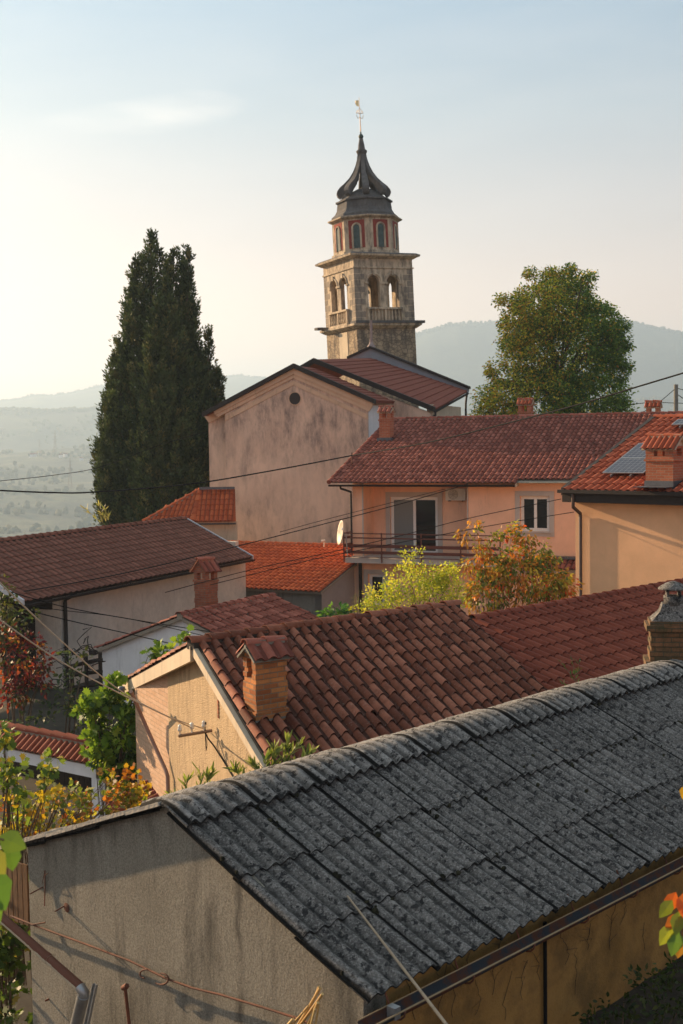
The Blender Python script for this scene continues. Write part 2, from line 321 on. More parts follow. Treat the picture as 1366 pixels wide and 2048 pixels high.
def m_ashlar(name, c, c2, rub=False):
    t = NT(name); col = t.ramp(t.noise(1.2, 7, .7), [(.3, c), (.7, c2)])
    v = t.n.new('ShaderNodeTexVoronoi'); v.feature = 'DISTANCE_TO_EDGE'; v.inputs['Scale'].default_value = 2.6 if rub else 1.0
    mp = t.n.new('ShaderNodeMapping'); mp.inputs['Scale'].default_value = (1, 1, 1.6); t.link(t.tc.outputs['Object'], mp.inputs[0]); t.link(mp.outputs[0], v.inputs['Vector'])
    if rub:
        col = t.mix(t.ramp(v.outputs['Distance'], [(0, .75), (.12, 0)]), col, (.12, .095, .07))
        v2 = t.n.new('ShaderNodeTexVoronoi'); v2.inputs['Scale'].default_value = 2.6; t.link(mp.outputs[0], v2.inputs['Vector']); sc_ = t.n.new('ShaderNodeSeparateColor'); t.link(v2.outputs['Color'], sc_.inputs[0]); col = t.mix(.55, col, t.ramp(sc_.outputs[0], [(0, (.45, .42, .40)), (1, (1, .98, .94))]), 'MULTIPLY')
    st = t.noise(1.6, 7, .75, stretch=(1.5, 1.5, .4), w=5); col = t.mix(t.math('MULTIPLY', t.ramp(st, [(.44, 0), (.62, 1)]), .8), col, (.085, .075, .07))
    return t.done(col, .92, t.bump(t.noise(14, 6), .5, .03), spec=.15)
M['w_shed'] = w_shed(); M['w_yellow'] = w_yellow(); M['sheet'] = m_sheet(); M['sheet_ridge'] = m_sheet(True, 'sun_lightened_ridge_cement', 1.6); M['lichen'] = m_sheet(False, 'lichened_cement'); M['rust_metal'] = m_rust(); M['w_church'] = m_church()  # ridge sheet lightened beyond its own tone to stand for a sunlit crest
M['stone'] = m_ashlar('belfry_stone', (.44, .35, .26), (.66, .54, .39)); M['rubble'] = m_ashlar('rubble_stone', (.36, .28, .20), (.56, .45, .32), True)
M['stone_dark'] = m_ashlar('weathered_dark_stone', (.085, .085, .09), (.17, .16, .155))
M['quoin'] = m_ashlar('grey_quoin', (.25, .21, .17), (.36, .30, .24)); M['red_panel'] = plain('faded_red_render', (.26, .055, .04), .9, 0, .25, 3)
M['green_glass'] = plain('greenish_pane', (.07, .10, .10), .75, 0, .3, 5); M['copper'] = plain('green_copper', (.05, .075, .065), .6, .3, .3)
M['gold'] = NT('gilded_metal').done((.75, .55, .28), .3, metal=.9)

# ------------------------------------------------------------------ roof builders
def tile_roof(mb, P, Q, S, w, course, H=.05, lip=.024, mi=0, deck=.10, jit=.0, pan=.25, dmi=1, clip=None, n=7, hump=.62, off=0):
    """P ridge start, Q ridge end, S eave under P: a parallelogram of laid tiles"""
    U = Q-P; Vv = S-P; Lu = U.length; Lv = Vv.length; u = U/Lu; v = Vv/Lv; Nn = u.cross(v); Nn = Nn if Nn.z > 0 else -Nn; Nn.normalize()
    cols = int(round(Lu/w)); w = Lu/cols; rows = int(round(Lv/course)); course = Lv/rows
    if deck: mb.prism([P-Nn*.03, Q-Nn*.03, P+U+Vv*.985-Nn*.03, P+Vv*.985-Nn*.03], -Nn*deck, dmi, dmi)
    for j in range(rows):
        for i in range(cols):
            a0, b0 = i*w, j*course
            if clip and not clip(a0+w/2, b0+course/2): continue
            jl = jit*(4 if random.random() < .035 else 1); ja = random.gauss(0, jl); jb = random.gauss(0, jl*1.4); jt = random.gauss(0, jl*.6); rnd = random.random()
            A = []; B = []; Cc = []
            for k in range(n+1):
                s = k/n; x = s*w
                if s < hump: h = H*math.sin(math.pi*s/hump)**.6; hu = h*.82
                else: h = -H*pan*math.sin(math.pi*(s-hump)/(1-hump)); hu = h
                o = P+u*(a0+x)
                A.append(o+v*(b0+jb-.02)+u*ja+Nn*(hu+.004)); lw = Nn*(h+lip+jt)+u*(ja+jt*.4)
                B.append(o+v*(b0+course+.012+jb)+lw); Cc.append(o+v*(b0+course+.012+jb)+lw-Nn*(.016+(lip*.5 if s < hump else .005)))
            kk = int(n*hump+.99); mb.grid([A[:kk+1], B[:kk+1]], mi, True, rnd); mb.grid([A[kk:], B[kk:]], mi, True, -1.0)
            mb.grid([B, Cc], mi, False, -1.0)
    return u, v, Nn
def ridge_tiles(mb, P, Q, r=.11, ln=.39, mi=0, mortar=1, sink=.03, jit=.0, n=8, mh=.06):
    U = Q-P; Lu = U.length; u = U/Lu; side = u.cross(ZUP).normalized(); up = side.cross(u); k = max(1, int(round(Lu/ln))); ln = Lu/k
    mb.box(P-side*r*.85-up*(.14)+u*.03, u*(Lu-.06), side*r*1.7, up*(.10+mh), mortar)
    for i in range(k):
        q = random.random(); j = random.gauss(0, jit); r0 = r*.88; r1 = r*1.05; a = P+u*(i*ln-.02); b = P+u*((i+1)*ln+.015)
        rows = []
        for (o, rr, dz) in ((a, r1, .012), (b, r0, -.006+j)):
            rows.append([o+side*rr*math.cos(math.pi*t/n)*1.05+up*(rr*math.sin(math.pi*t/n)*.85-sink+dz) for t in range(n+1)])
        mb.grid(rows, mi, True, q)
        mb.grid([rows[0], [p-(p-(a-up*sink))*.16 for p in rows[0]]], mi, False, q*.5)
        mb.grid([rows[1], [p-(p-(b-up*sink))*.16 for p in rows[1]]], mi, False, q*.5)
def chim(mb_body, base, a, b, h, nb=0):
    """skewed brick stack: base corner, side vectors a, b"""
    mb_body.box(base, a, b, ZUP*h)
def brick_stack(mb, o, a, b, h, bh=.075, mi=0, opening=None, jit=.004, corbel=()):
    """courses with slight relief; opening=(z0,z1,frac0,frac1) through both directions"""
    k = int(round(h/bh)); bh = h/k; au = a.normalized(); bu = b.normalized()
    for i in range(k):
        z = i*bh; e = random.uniform(-jit, jit)
        for (c0, c1, d) in corbel:
            if c0 <= z < c1: e += d
        oo = o-au*e-bu*e+ZUP*z; aa = a+au*2*e; bb = b+bu*2*e
        if opening and opening[0] <= z < opening[1]-1e-6:
            f0, f1 = opening[2], opening[3]
            if len(opening) > 4:
                mb.box(oo, aa, bb*f0, ZUP*bh, mi); mb.box(oo+bb*f1, aa, bb*(1-f1), ZUP*bh, mi); continue
            for fa in (0, f1):
                for fb in (0, f1):
                    wa = f0 if fa == 0 else 1-f1; wb = f0 if fb == 0 else 1-f1
                    mb.box(oo+aa*fa+bb*fb, aa*wa, bb*wb, ZUP*bh, mi)
        else: mb.box(oo, aa, bb, ZUP*bh, mi)
def tile_cap(mb, c, a, b, rise, over=.07, w=.2, mi=0, mortar=1, H=.045, ridge_on_a=True, gmi=None):
    """little two-pitched tiled roof over a stack; ridge along a"""
    A = a.normalized(); B = b.normalized(); La = a.length+2*over; Lb = b.length/2+over
    R0 = c-A*La/2+ZUP*rise; R1 = c+A*La/2+ZUP*rise
    for sgn in (1, -1):
        S = R0+B*Lb*sgn-ZUP*rise*(Lb/(b.length/2))
        tile_roof(mb, R0, R1, S, w, (S-R0).length/1.0, H, .012, mi, .03, 0, .25, mortar)
    ridge_tiles(mb, R0, R1, .085, La/2, mi, mortar, .02)
    for e in (-1, 1):
        p = c+A*e*(a.length/2); mb.prism([p-B*b.length/2, p+B*b.length/2, p+ZUP*(rise-.02)], -A*e*.08, gmi if gmi is not None else mortar)
def gutter(mb, P, Q, r=.065, mi=0, drop=.04):
    u = (Q-P).normalized(); s = u.cross(ZUP).normalized(); n = 8
    rows = [[p+s*r*math.cos(math.pi*(1+t/n))*1.0-ZUP*drop+ZUP*r*math.sin(math.pi*(1+t/n)) for t in range(n+1)] for p in (P, Q)]
    mb.grid(rows, mi); mb.grid([[p+(q-p).normalized()*0 for p, q in zip(rw, rw)] for rw in [[x+ZUP*.006 for x in rows[0]][::-1], [x+ZUP*.006 for x in rows[1]][::-1]]], mi)
    for p, e in ((P, -1), (Q, 1)):
        mb.face([p+s*r*math.cos(math.pi*(1+t/n))-ZUP*drop+ZUP*r*math.sin(math.pi*(1+t/n)) for t in range(n+1)], mi)
def lerp(a, b, t): return a+(b-a)*t
def sag(P, Q, s, n=24): return [lerp(P, Q, i/n)-ZUP*(4*s*(i/n)*(1-i/n)) for i in range(n+1)]
def wallq(mb, P, Q, z0, z1, th, mi=0):
    P = Vector(P); Q = Vector(Q); mb.prism([V3(P.x, P.y, z0), V3(Q.x, Q.y, z0), V3(Q.x, Q.y, z1), V3(P.x, P.y, z1)], th, mi)
def window_wall(mb, O, u, nrm, L_, z0, z1, holes, th=.3, mi=0):
    """wall in plane O+u*x, outside along nrm, with rectangular holes (x0,x1,za,zb)"""
    xs = sorted({0, L_, *[h[0] for h in holes], *[h[1] for h in holes]}); zs = sorted({z0, z1, *[h[2] for h in holes], *[h[3] for h in holes]})
    P = lambda x, z: V3(O.x+u.x*x, O.y+u.y*x, z)
    for i in range(len(xs)-1):
        for j in range(len(zs)-1):
            xm = (xs[i]+xs[i+1])/2; zm = (zs[j]+zs[j+1])/2
            if any(h[0] < xm < h[1] and h[2] < zm < h[3] for h in holes): continue
            q = [P(xs[i], zs[j]), P(xs[i+1], zs[j]), P(xs[i+1], zs[j+1]), P(xs[i], zs[j+1])]
            mb.face(q, mi); mb.face([p-nrm*th for p in q][::-1], mi)
    for (a, b, c, d) in holes:
        for p, q in ((P(a, c), P(a, d)), (P(b, d), P(b, c)), (P(a, d), P(b, d)), (P(b, c), P(a, c))): mb.face([p, q, q-nrm*th, p-nrm*th], mi)
def window(parent, O, u, nrm, x0, x1, z0, z1, recess=.12, leaves=2, fmat='white_frame', blinds=(), bar=.07, label=None, name='window', pane_m='glass'):
    f = MB(); P = lambda x, z, d=0: V3(O.x+u.x*x, O.y+u.y*x, z)-nrm*(recess+d)
    def bx(xa, xb, za, zb, d0=0, dd=.06): f.box(P(xa, za, d0), u*(xb-xa), -nrm*dd, ZUP*(zb-za))
    bx(x0, x0+bar, z0, z1); bx(x1-bar, x1, z0, z1); bx(x0+bar, x1-bar, z1-bar, z1); bx(x0+bar, x1-bar, z0, z0+bar)
    wl = (x1-x0-2*bar)/leaves; panes = []
    for k in range(leaves):
        a = x0+bar+wl*k; b = a+wl; s = bar*.8; bx(a, a+s, z0+bar, z1-bar, -.012, .05); bx(b-s, b, z0+bar, z1-bar, -.012, .05); bx(a+s, b-s, z1-bar-s, z1-bar, -.012, .05); bx(a+s, b-s, z0+bar, z0+bar+s, -.012, .05)
        panes.append((a+s, b-s, z0+bar+s, z1-bar-s))
    fo = f.build(name, M[fmat], parent)
    if label: fo['label'] = label
    for k, (a, b, c, d) in enumerate(panes):
        g = MB(); g.box(P(a, c, .02), u*(b-a), -nrm*.01, ZUP*(d-c)); po = g.build('pane', M['curtain'] if k in blinds else M[pane_m], fo)
    return fo
# ------------------------------------------------------------------ terrain
def interp(x, xs, ys): return float(np.interp(x, xs, ys))
SKY_R = ([-3000, -800, 300, 480, 600, 680, 760, 835, 870, 920, 980, 1050, 1120, 1200, 1255, 1300, 1366, 1500, 1800, 2600, 5000], [900, 880, 850, 830, 790, 745, 705, 672, 661, 648, 644, 640, 634, 636, 645, 655, 668, 690, 730, 800, 880])
SKY_L = ([-5000, -1500, -500, 0, 40, 80, 115, 150, 200, 260, 330, 400, 450, 480, 530, 600, 700, 900, 2500, 5000], [870, 840, 815, 806, 799, 790, 791, 787, 776, 770, 768, 763, 757, 753, 758, 768, 800, 860, 860, 870])
PLAT = ([-5000, -1000, 0, 100, 200, 500, 800, 1300, 5000], [850, 830, 823, 823, 819, 818, 825, 800, 850])
def z_of(px, py, r):
    d = ray(min(max(px, -2500), 3800), py); return CZ+d.z*r/math.hypot(d.x, d.y)
def ground_z(x, y):
    r = math.hypot(x, y); az = math.atan2(x, y)
    px = 683+F*math.tan(max(-1.1, min(1.1, az)))
    back = min(1, max(0, (abs(az)-1.1)/.5))
    zk = [(0, 1.2), (75, 1.0), (140, -8), (260, -40), (520, -75), (900, -88), (1500, -84), (2200, -42), (2700, interp(px, [0, 200, 1300], [-14, -4, 20])), (2980, -50), (3800, z_of(px, interp(px, *PLAT), 3800)), (4050, z_of(px, interp(px, *PLAT)+8, 4050)), (4600, z_of(px, interp(px, *SKY_R), 4600)), (6200, z_of(px, interp(px, *SKY_L), 6200)), (7500, 60), (9500, 50)]
    rs = [a for a, b in zk]; zs = [b for a, b in zk]
    i = max(0, min(len(rs)-2, int(np.searchsorted(rs, r))-1)); t = (r-rs[i])/(rs[i+1]-rs[i]); t = max(0, min(1, t)); e = t*t*(3-2*t); t = .5*t+.5*e
    z = zs[i]+(zs[i+1]-zs[i])*t
    if r > 3900: z = max(z, 0) if back < .5 else z
    z = z*(1-back)+back*min(z, 5)
    a = min(1, max(0, (r-90)/700))
    p = Vector((x/430, y/430, 3)); z += a*(mnoise.fractal(p, 1, 2.1, 7)*(14 if r < 3500 else 11))
    if r > 700: z += 5*mnoise.noise(Vector((x/45, y/45, 0)))
    return z
def build_terrain():
    az = list(np.linspace(R(-17.5), R(17.5), 300)); az = list(np.linspace(R(-180), R(-18.5), 60))+az+list(np.linspace(R(18.5), R(180), 60))
    rr = [2, 8, 16, 24, 32, 45, 60, 75, 95, 120, 150, 190, 240, 300, 370, 450, 540, 640, 750]+list(np.linspace(850, 3300, 80))+list(np.linspace(3350, 4600, 60))+list(np.linspace(4680, 6200, 34))+[6500, 7000, 7500, 8500, 9500]
    V = []; Fc = []; n = len(az)
    for r in rr:
        for a in az: x, y = r*math.sin(a), r*math.cos(a); V.append((x, y, ground_z(x, y)))
    for i in range(len(rr)-1):
        for j in range(n-1): Fc.append((i*n+j, (i+1)*n+j, (i+1)*n+j+1, i*n+j+1))
    Fc.append(tuple(range(n-1)))
    me = bpy.data.meshes.new('terrain'); me.from_pydata(V, [], Fc); me.polygons.foreach_set('use_smooth', [True]*len(Fc))
    t = NT('countryside'); a = t.noise(.0045, 8, .7); col = t.ramp(a, [(.36, (.02, .035, .022)), (.47, (.035, .055, .03)), (.56, (.08, .10, .045)), (.66, (.17, .15, .065))])
    fo = t.noise(.05, 6, .75); col = t.mix(.8, col, t.ramp(fo, [(.35, .25), (.65, 1)]), 'MULTIPLY')
    me.materials.append(t.done(col, .95, t.bump(fo, .8, 14)))
    o = bpy.data.objects.new('terrain', me); COL.objects.link(o); o['kind'] = 'structure'
build_terrain()
def foliage_blobs(name, spots, mat):
    # low icosphere-like lumpy crowns, one mesh
    phi = (1+5**.5)/2; ico = np.array([(-1, phi, 0), (1, phi, 0), (-1, -phi, 0), (1, -phi, 0), (0, -1, phi), (0, 1, phi), (0, -1, -phi), (0, 1, -phi), (phi, 0, -1), (phi, 0, 1), (-phi, 0, -1), (-phi, 0, 1)])/1.9
    fi = [(0,11,5),(0,5,1),(0,1,7),(0,7,10),(0,10,11),(1,5,9),(5,11,4),(11,10,2),(10,7,6),(7,1,8),(3,9,4),(3,4,2),(3,2,6),(3,6,8),(3,8,9),(4,9,5),(2,4,11),(6,2,10),(8,6,7),(9,8,1)]
    V = []; Fc = []; rn = []
    for k, (x, y, z, r, h) in enumerate(spots):
        q = ico*(1+np.random.uniform(-.25, .25, (12, 1)))*np.array([r, r, h]); b = len(V)
        V += (q+np.array([x, y, z+h*.6])).tolist(); Fc += [(a+b, c+b, d+b) for a, c, d in fi]; rn += [random.random()]*20
    me = bpy.data.meshes.new(name); me.from_pydata(V, [], Fc); me.materials.append(mat); at = me.attributes.new('rnd', 'FLOAT', 'FACE'); at.data.foreach_set('value', rn)
    o = bpy.data.objects.new(name, me); COL.objects.link(o); return o
def far_woods():
    S = []
    for i in range(9500):
        az = random.uniform(R(-17), R(17)); r = random.choice((random.uniform(900, 3000), random.uniform(1200, 2800), random.uniform(3100, 3900))); x, y = r*math.sin(az), r*math.cos(az)
        if mnoise.noise(Vector((x/150, y/150, 9))) < -.05: continue
        s = random.uniform(1.8, 5.5); S.append((x, y, ground_z(x, y), s, s*random.uniform(.8, 1.3)))
    for i in range(900):   # ridge fringe
        az = R(-17)+R(34)*i/900; r = 6200+random.uniform(-40, 40); x, y = r*math.sin(az), r*math.cos(az); s = random.uniform(4, 10); S.append((x, y, ground_z(x, y), s, s))
        r = 4600+random.uniform(-40, 40); x, y = r*math.sin(az), r*math.cos(az); s = random.uniform(4, 8); S.append((x, y, ground_z(x, y), s, s))
        r = 3800+random.uniform(-40, 40); x, y = r*math.sin(az), r*math.cos(az); s = random.uniform(4, 8); S.append((x, y, ground_z(x, y), s, s))
    t = NT('distant_foliage'); col = t.ramp(t.attr('rnd'), [(0, (.03, .045, .022)), (.6, (.045, .06, .026)), (.85, (.09, .09, .03)), (1, (.18, .14, .045))])
    o = foliage_blobs('woodland', S, t.done(col, .95)); o['kind'] = 'stuff'; o['label'] = 'hazy woodland and scattered trees on the valley slopes and ridges'; o['category'] = 'woodland'
far_woods()
# =================================================================== near shed
u1 = hdir(45.8); g1 = V3(u1.y, -u1.x, 0); A1 = atZ(738, 2008, 4.35); RIS = 1.10; HW = 2.72
RP1 = A1-g1*HW+ZUP*RIS; LEN1 = 11.0
def sheet_slope(mb, P, u, V_, cuts, ncol, sw=.885, amp=.025, seed=1, right=1):
    rg = random.Random(seed); Nn = u.cross(V_); Nn = (Nn if Nn.z > 0 else -Nn).normalized(); Lv = V_.length; v = V_/Lv
    for i in range(ncol):
        for j in range(len(cuts)-1):
            a = i*sw+rg.uniform(-.012, .012); b0 = cuts[j]*Lv-(.06 if j else 0); b1 = cuts[j+1]*Lv+rg.uniform(-.02, .03); q = rg.random(); sk = rg.uniform(-.012, .012); lf = rg.uniform(.018, .034)
            nx = 66; ny = 8; rows = []
            for y in range(ny+1):
                t = y/ny; b = b0+(b1-b0)*t; row = []
                for x in range(nx+1):
                    s = x/nx*(sw+.02); ph = (a+s-(i*sw))/.177*2*math.pi
                    z = -amp*math.cos(ph)+lf*t+.006+(-.012 if s < .03 else 0)+.022*(s/sw)
                    z += .010*mnoise.noise(Vector((a+s, b*.7, 3.3*seed)))-.012*math.sin(math.pi*(b/Lv))
                    chip = .012*mnoise.noise(Vector(((a+s)*3, j*7.1, seed))) if y == ny else 0
                    row.append(P+u*(a+s+sk*t)+v*(b+chip)+Nn*z)
                rows.append(row)
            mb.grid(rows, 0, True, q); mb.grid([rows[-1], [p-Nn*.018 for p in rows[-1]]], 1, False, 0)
            mb.grid([[r_[0]-Nn*.014 for r_ in rows], [r_[0] for r_ in rows]], 0, False, 0); mb.grid([[r_[-1] for r_ in rows], [r_[-1]-Nn*.014 for r_ in rows]], 0, False, 0)
shed = thing('shed', 'long shed in the foreground with mossy grey corrugated roof and pebbledash gable', 'shed', tuple(V3(RP1.x, RP1.y, 1.2)))
mb = MB(); WI = .13; ov = .07
Wr = A1-g1*WI+u1*ov; Wr.z = 0; Wl = A1-g1*(2*HW-WI+.02)+u1*ov; Wl.z = 0; Wc = (Wr+Wl)/2; ez = A1.z+RIS*WI/HW-.02
gable = [V3(Wl.x, Wl.y, -1), V3(Wr.x, Wr.y, -1), V3(Wr.x, Wr.y, ez), V3(Wc.x, Wc.y, RP1.z-.012), V3(Wl.x, Wl.y, ez+RIS*.10)]
mb.prism(gable, u1*.28, 0)
fw0 = Wr+u1*.283; mb.prism([V3(fw0.x, fw0.y, -1), *(V3(*(fw0+u1*10.4).xy, z) for z in (-1,)), V3(*(fw0+u1*10.4).xy, ez-.02), V3(fw0.x, fw0.y, ez-.02)], -g1*.25, 1)
bw0 = Wl+u1*.283+g1*.25; mb.prism([V3(bw0.x, bw0.y, -1), V3(*(bw0+u1*10.4).xy, -1), V3(*(bw0+u1*10.4).xy, ez-.02), V3(bw0.x, bw0.y, ez-.02)], -g1*.25, 0)
# thin return of the pebbledash round the corner
mb.build('wall', [M['w_shed'], M['w_yellow']], shed)
mb = MB(); Vr = A1-RP1; sheet_slope(mb, RP1+ZUP*.004, u1, Vr, [.02, .40, .70, 1.0], 12, seed=2)
Vl = (A1-g1*(2*HW)-RP1); Vl.z *= .92; Vl2 = Vl*1.2; sheet_slope(mb, RP1+ZUP*.02, u1, Vl2, [.02, .36, .68, 1.0], 12, seed=5)
rf = mb.build('corrugated_roof', [M['sheet'], M['lap_edge_black']], shed)  # lower sheet edges are near black, so the laps draw dark lines
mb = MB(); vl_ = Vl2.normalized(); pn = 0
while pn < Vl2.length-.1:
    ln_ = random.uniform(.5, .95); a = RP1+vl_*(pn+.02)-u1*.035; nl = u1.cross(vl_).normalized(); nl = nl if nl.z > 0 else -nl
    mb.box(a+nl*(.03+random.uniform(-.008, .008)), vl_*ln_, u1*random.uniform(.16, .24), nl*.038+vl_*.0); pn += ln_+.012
mb.build('verge_slabs', plaster('sun_toned_verge_cement', (.50, .45, .38), amt=.35, grain=30, bump=.6), rf)  # strip along the left rake; its pale colour stands for sunlight
mb = MB(); vr = Vr.normalized(); vl = Vl.normalized()
for i in range(12):
    a = i*.885+random.uniform(-.01, .01)-.02; q = random.random(); lift = random.uniform(0, .012); rows = []
    prof = []
    for t in np.linspace(1, .39, 6): prof.append((vr*.40*t, 1.0, t))
    for t in np.linspace(0, 1, 9)[1:-1]:
        ang = t; p = (vr*.155)*(1-t)+(vl*.155)*t+ZUP*(.03*math.sin(math.pi*t)); prof.append((p, .45+.55*abs(2*t-1)**2, 0))
    for t in np.linspace(.39, 1, 6): prof.append((vl*.40*t, 1.0, t))
    nx = 66
    for o, wv, t in prof:
        row = []
        for x in range(nx+1):
            s = x/nx*(.885+.05); ph = (a+s-i*.885+.02)/.177*2*math.pi; up = (ZUP+o.normalized()*.3).normalized()
            z = .075-.030*math.cos(ph)*wv+lift+.012*s/.9+.012*mnoise.noise(Vector((a*1.3+s*2, o.x*3, 8)))
            row.append(RP1+u1*(a+s)+o+up*z)
        rows.append(row)
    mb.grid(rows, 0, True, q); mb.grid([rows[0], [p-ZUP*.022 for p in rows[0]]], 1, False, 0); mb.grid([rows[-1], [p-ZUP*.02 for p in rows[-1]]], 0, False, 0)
    mb.grid([[r_[0]-ZUP*.015 for r_ in rows], [r_[0] for r_ in rows]], 0, False, 0); mb.grid([[r_[-1] for r_ in rows], [r_[-1]-ZUP*.03 for r_ in rows]], 0, False, 0)
mb.build('ridge_cap', [M['sheet_ridge'], M['lap_edge_black']], rf)
mb = MB(); rgm = random.Random(21)
for k in range(300):
    b_ = rgm.choice((.135, .40, .70, .40, .70, rgm.uniform(.1, 1))); a = rgm.uniform(.05, 10.4); s = rgm.uniform(.010, .026)*rgm.choice((1, 1, .6))
    if rgm.random() < .6: a = round(a/.885)*.885+rgm.uniform(-.06, .06); b_ = rgm.uniform(.1, 1)
    if a < .03: continue
    c = RP1+ZUP*.02+u1*a+Vr*(b_+rgm.uniform(-.004, .012))+ZUP*(.0+(.03 if b_ == .135 else .008)); mb.lathe(c, [(s*1.2, -.03), (s, .0), (s*.6, s*.35), (0, s*.5)], 6, ax=(u1*rgm.uniform(.7, 1.6), V3(-u1.y, u1.x, 0), ZUP), rot=rgm.random()*3)
ms = NT('roof_moss'); mo = mb.build('moss', ms.done(ms.ramp(ms.noise(9, 4), [(.4, (.016, .016, .012)), (.65, (.045, .043, .026))]), 1, ms.bump(ms.noise(80, 4), .8, .01), spec=.05), shed); mo['kind'] = 'stuff'
mb = MB(); gz = -.085; G0 = A1+g1*.10+ZUP*gz-u1*.17; G1 = G0+u1*10.8-ZUP*.02
gutter(mb, G0, G1, .072, 0, .0)
gm = NT('old_gutter_metal'); gc = gm.mix(gm.ramp(gm.noise(5, 6, .7), [(.45, 0), (.6, 1)]), (.035, .038, .045), (.09, .035, .02)); M['gutter_old'] = gm.done(gc, .9, spec=.1)
gt = mb.build('gutter', M['gutter_old'], shed); mb = MB(); mb.tube([G0+g1*.072, G1+g1*.072], .009, 6); mb.tube([G0-g1*.074+ZUP*.012, G1-g1*.074+ZUP*.012], .006, 6); mb.build('gutter_rim', plain('tan_rim', (.26, .19, .11), .7), gt)
for k in range(12):
    p = G0+u1*(.4+.92*k); b = MB(); pts = [p-g1*.16+ZUP*.16, p-g1*.09+ZUP*.02]+[p+g1*.094*math.cos(math.pi*(1+t/6))+ZUP*.094*math.sin(math.pi*(1+t/6)) for t in range(7)]
    b.tube(pts, .009, 5); b.build('bracket', M['rust_metal'], gt)
mb = MB(); top = G0+u1*.02; mb.box(top+u1*.28-g1*.02-ZUP*.05, u1*.07, g1*.09, ZUP*.1); mb.build('gutter_clip', M['grey_metal'], gt)
NG = -u1; PG = V3(Wr.x, Wr.y, 3)
def onG(x, y, off=0.0): return atP(x, y, PG-u1*off, NG)
def onF(x, y, off=0.0): return atP(x, y, V3(Wr.x, Wr.y, 3)+g1*off, g1)
mb = MB(); pp = onF(1090, 1865, .04); mb.tube([V3(pp.x, pp.y, A1.z-.12), V3(pp.x, pp.y, -1)], .02, 8); mb.build('pipe', M['cable'], shed)
# dry creeper on the long wall
cr_ = MB(); rg = random.Random(3)
for (x, y) in ((830, 2040), (905, 2035), (920, 1975), (985, 1990), (1010, 2040), (1045, 2000), (1130, 1930), (1150, 1990), (1175, 1900), (1220, 1900), (1240, 1850), (1290, 1900), (880, 2046), (950, 2030), (1080, 1960)):
    p = onF(x, y, .012); pts = [p]; d = V3(rg.uniform(-.2, .2), 0, 1)
    for k in range(rg.randint(5, 11)):
        p = p+u1*rg.uniform(-.05, .05)+ZUP*rg.uniform(.02, .09); pts.append(p+g1*rg.uniform(0, .01))
        if rg.random() < .35: q = [p, p+u1*rg.uniform(-.1, .1)+ZUP*.05, p+u1*rg.uniform(-.16, .16)+ZUP*.09]; cr_.tube(q, .0018, 4)
    cr_.tube(pts, .0026, 4)
cr_ = cr_.build('creeper', M['dark_wood']); tag(cr_, 'dry dark creeper stems clinging to the yellow long wall of the foreground shed', 'creeper')
# wooden screen beyond the left corner
mb = MB(); o = onG(40, 1700)-g1*.02+u1*.15
for k in range(16): mb.box(V3(o.x, o.y, 0)-g1*(.11*k+.1)+ZUP*(3.4+random.uniform(-.02, .02)), -g1*.095, u1*.02, ZUP*.72)
wd = NT('brown_boards'); M['boards'] = wd.done(wd.ramp(wd.noise(20, 5, .7, stretch=(3, 3, .3)), [(.35, (.04, .02, .01)), (.65, (.19, .09, .035))]), .85)
mb.build('board_screen', M['boards'], shed)
# rusty line with hooks on the gable
def pxline(pts, f): return [f(x, y) for x, y in pts]
mb = MB(); ln = pxline([(22, 1832), (62, 1848), (110, 1866), (165, 1886), (205, 1901), (260, 1922), (335, 1958), (385, 1976), (440, 1989), (520, 2013), (590, 2035), (650, 2060)], lambda x, y: onG(x, y, .05))
mb.tube(ln, .011, 7)
ro = mb.build('rusty_rod', M['rust_metal']); tag(ro, 'thin rusty rod strung slantwise across the pebbledash gable of the foreground shed', 'rod')
def small(name, label, cat, mat, fn, group=None):
    b = MB(); fn(b); o = b.build(name, mat); return tag(o, label, cat, group)
hk = thing('hook', 'pair of curled rusty hooks hanging under the rod on the shed gable', 'hooks', tuple(onG(320, 1945, .05)))
for cx, cy, rr in ((292, 1948, 12), (322, 1958, 15)):
    b = MB(); b.tube([onG(cx+rr*math.cos(t), cy+rr*.75*math.sin(t), .06) for t in (np.linspace(-1.6, 2.3, 12) if rr > 12 else np.linspace(-1.4, -4.4, 12))], .009, 6); b.build('hook_arm', M['rust_metal'], hk)
small('wall_pin', 'short rusty pin beside the vertical wire on the shed gable', 'pin', M['rust_metal'], lambda b: b.tube([onG(86, 1774, 0), onG(60, 1788, .18)], .008, 6), 'rusty pins in the gable')
small('wall_pin', 'rusty pin sticking out of a pale patch on the shed gable', 'pin', M['rust_metal'], lambda b: (b.tube([onG(129, 1812, 0), onG(110, 1823, .15)], .008, 6), b.lathe(onG(133, 1815, .004), [(0, .006), (.04, .004), (.055, 0)], 10, ax=(g1, ZUP, -u1))), 'rusty pins in the gable')
small('vertical_wire', 'rusty vertical wire fixed with knots near the left corner of the gable', 'wire', M['rust_metal'], lambda b: (b.tube([onG(90, 1741, .03), onG(90, 1775, .02), onG(89, 1812, .03)], .007, 6), b.tube([onG(97, 1746, .03), onG(88, 1752, .05), onG(84, 1768, .02), onG(90, 1741, .03)], .004, 5)))
small('wire_peg', 'small dark peg tying the rod near the left corner of the gable', 'peg', M['rust_metal'], lambda b: b.tube([onG(62, 1850, .07), onG(90, 1845, .03)], .008, 6))
small('wall_peg', 'small dark iron peg low on the left side of the gable', 'peg', M['rust_metal'], lambda b: b.tube([onG(90, 2002, .04), onG(98, 1998, .0)], .012, 6))
small('upright_rod', 'rusty upright rod standing against the foot of the shed gable', 'rod', M['rust_metal'], lambda b: (b.tube([onG(250, 1974, .12), onG(254, 2010, .1), onG(262, 2080, .08)], .018, 8), b.tube([onG(246, 1976, .12), onG(254, 1972, .12)], .03, 6)))
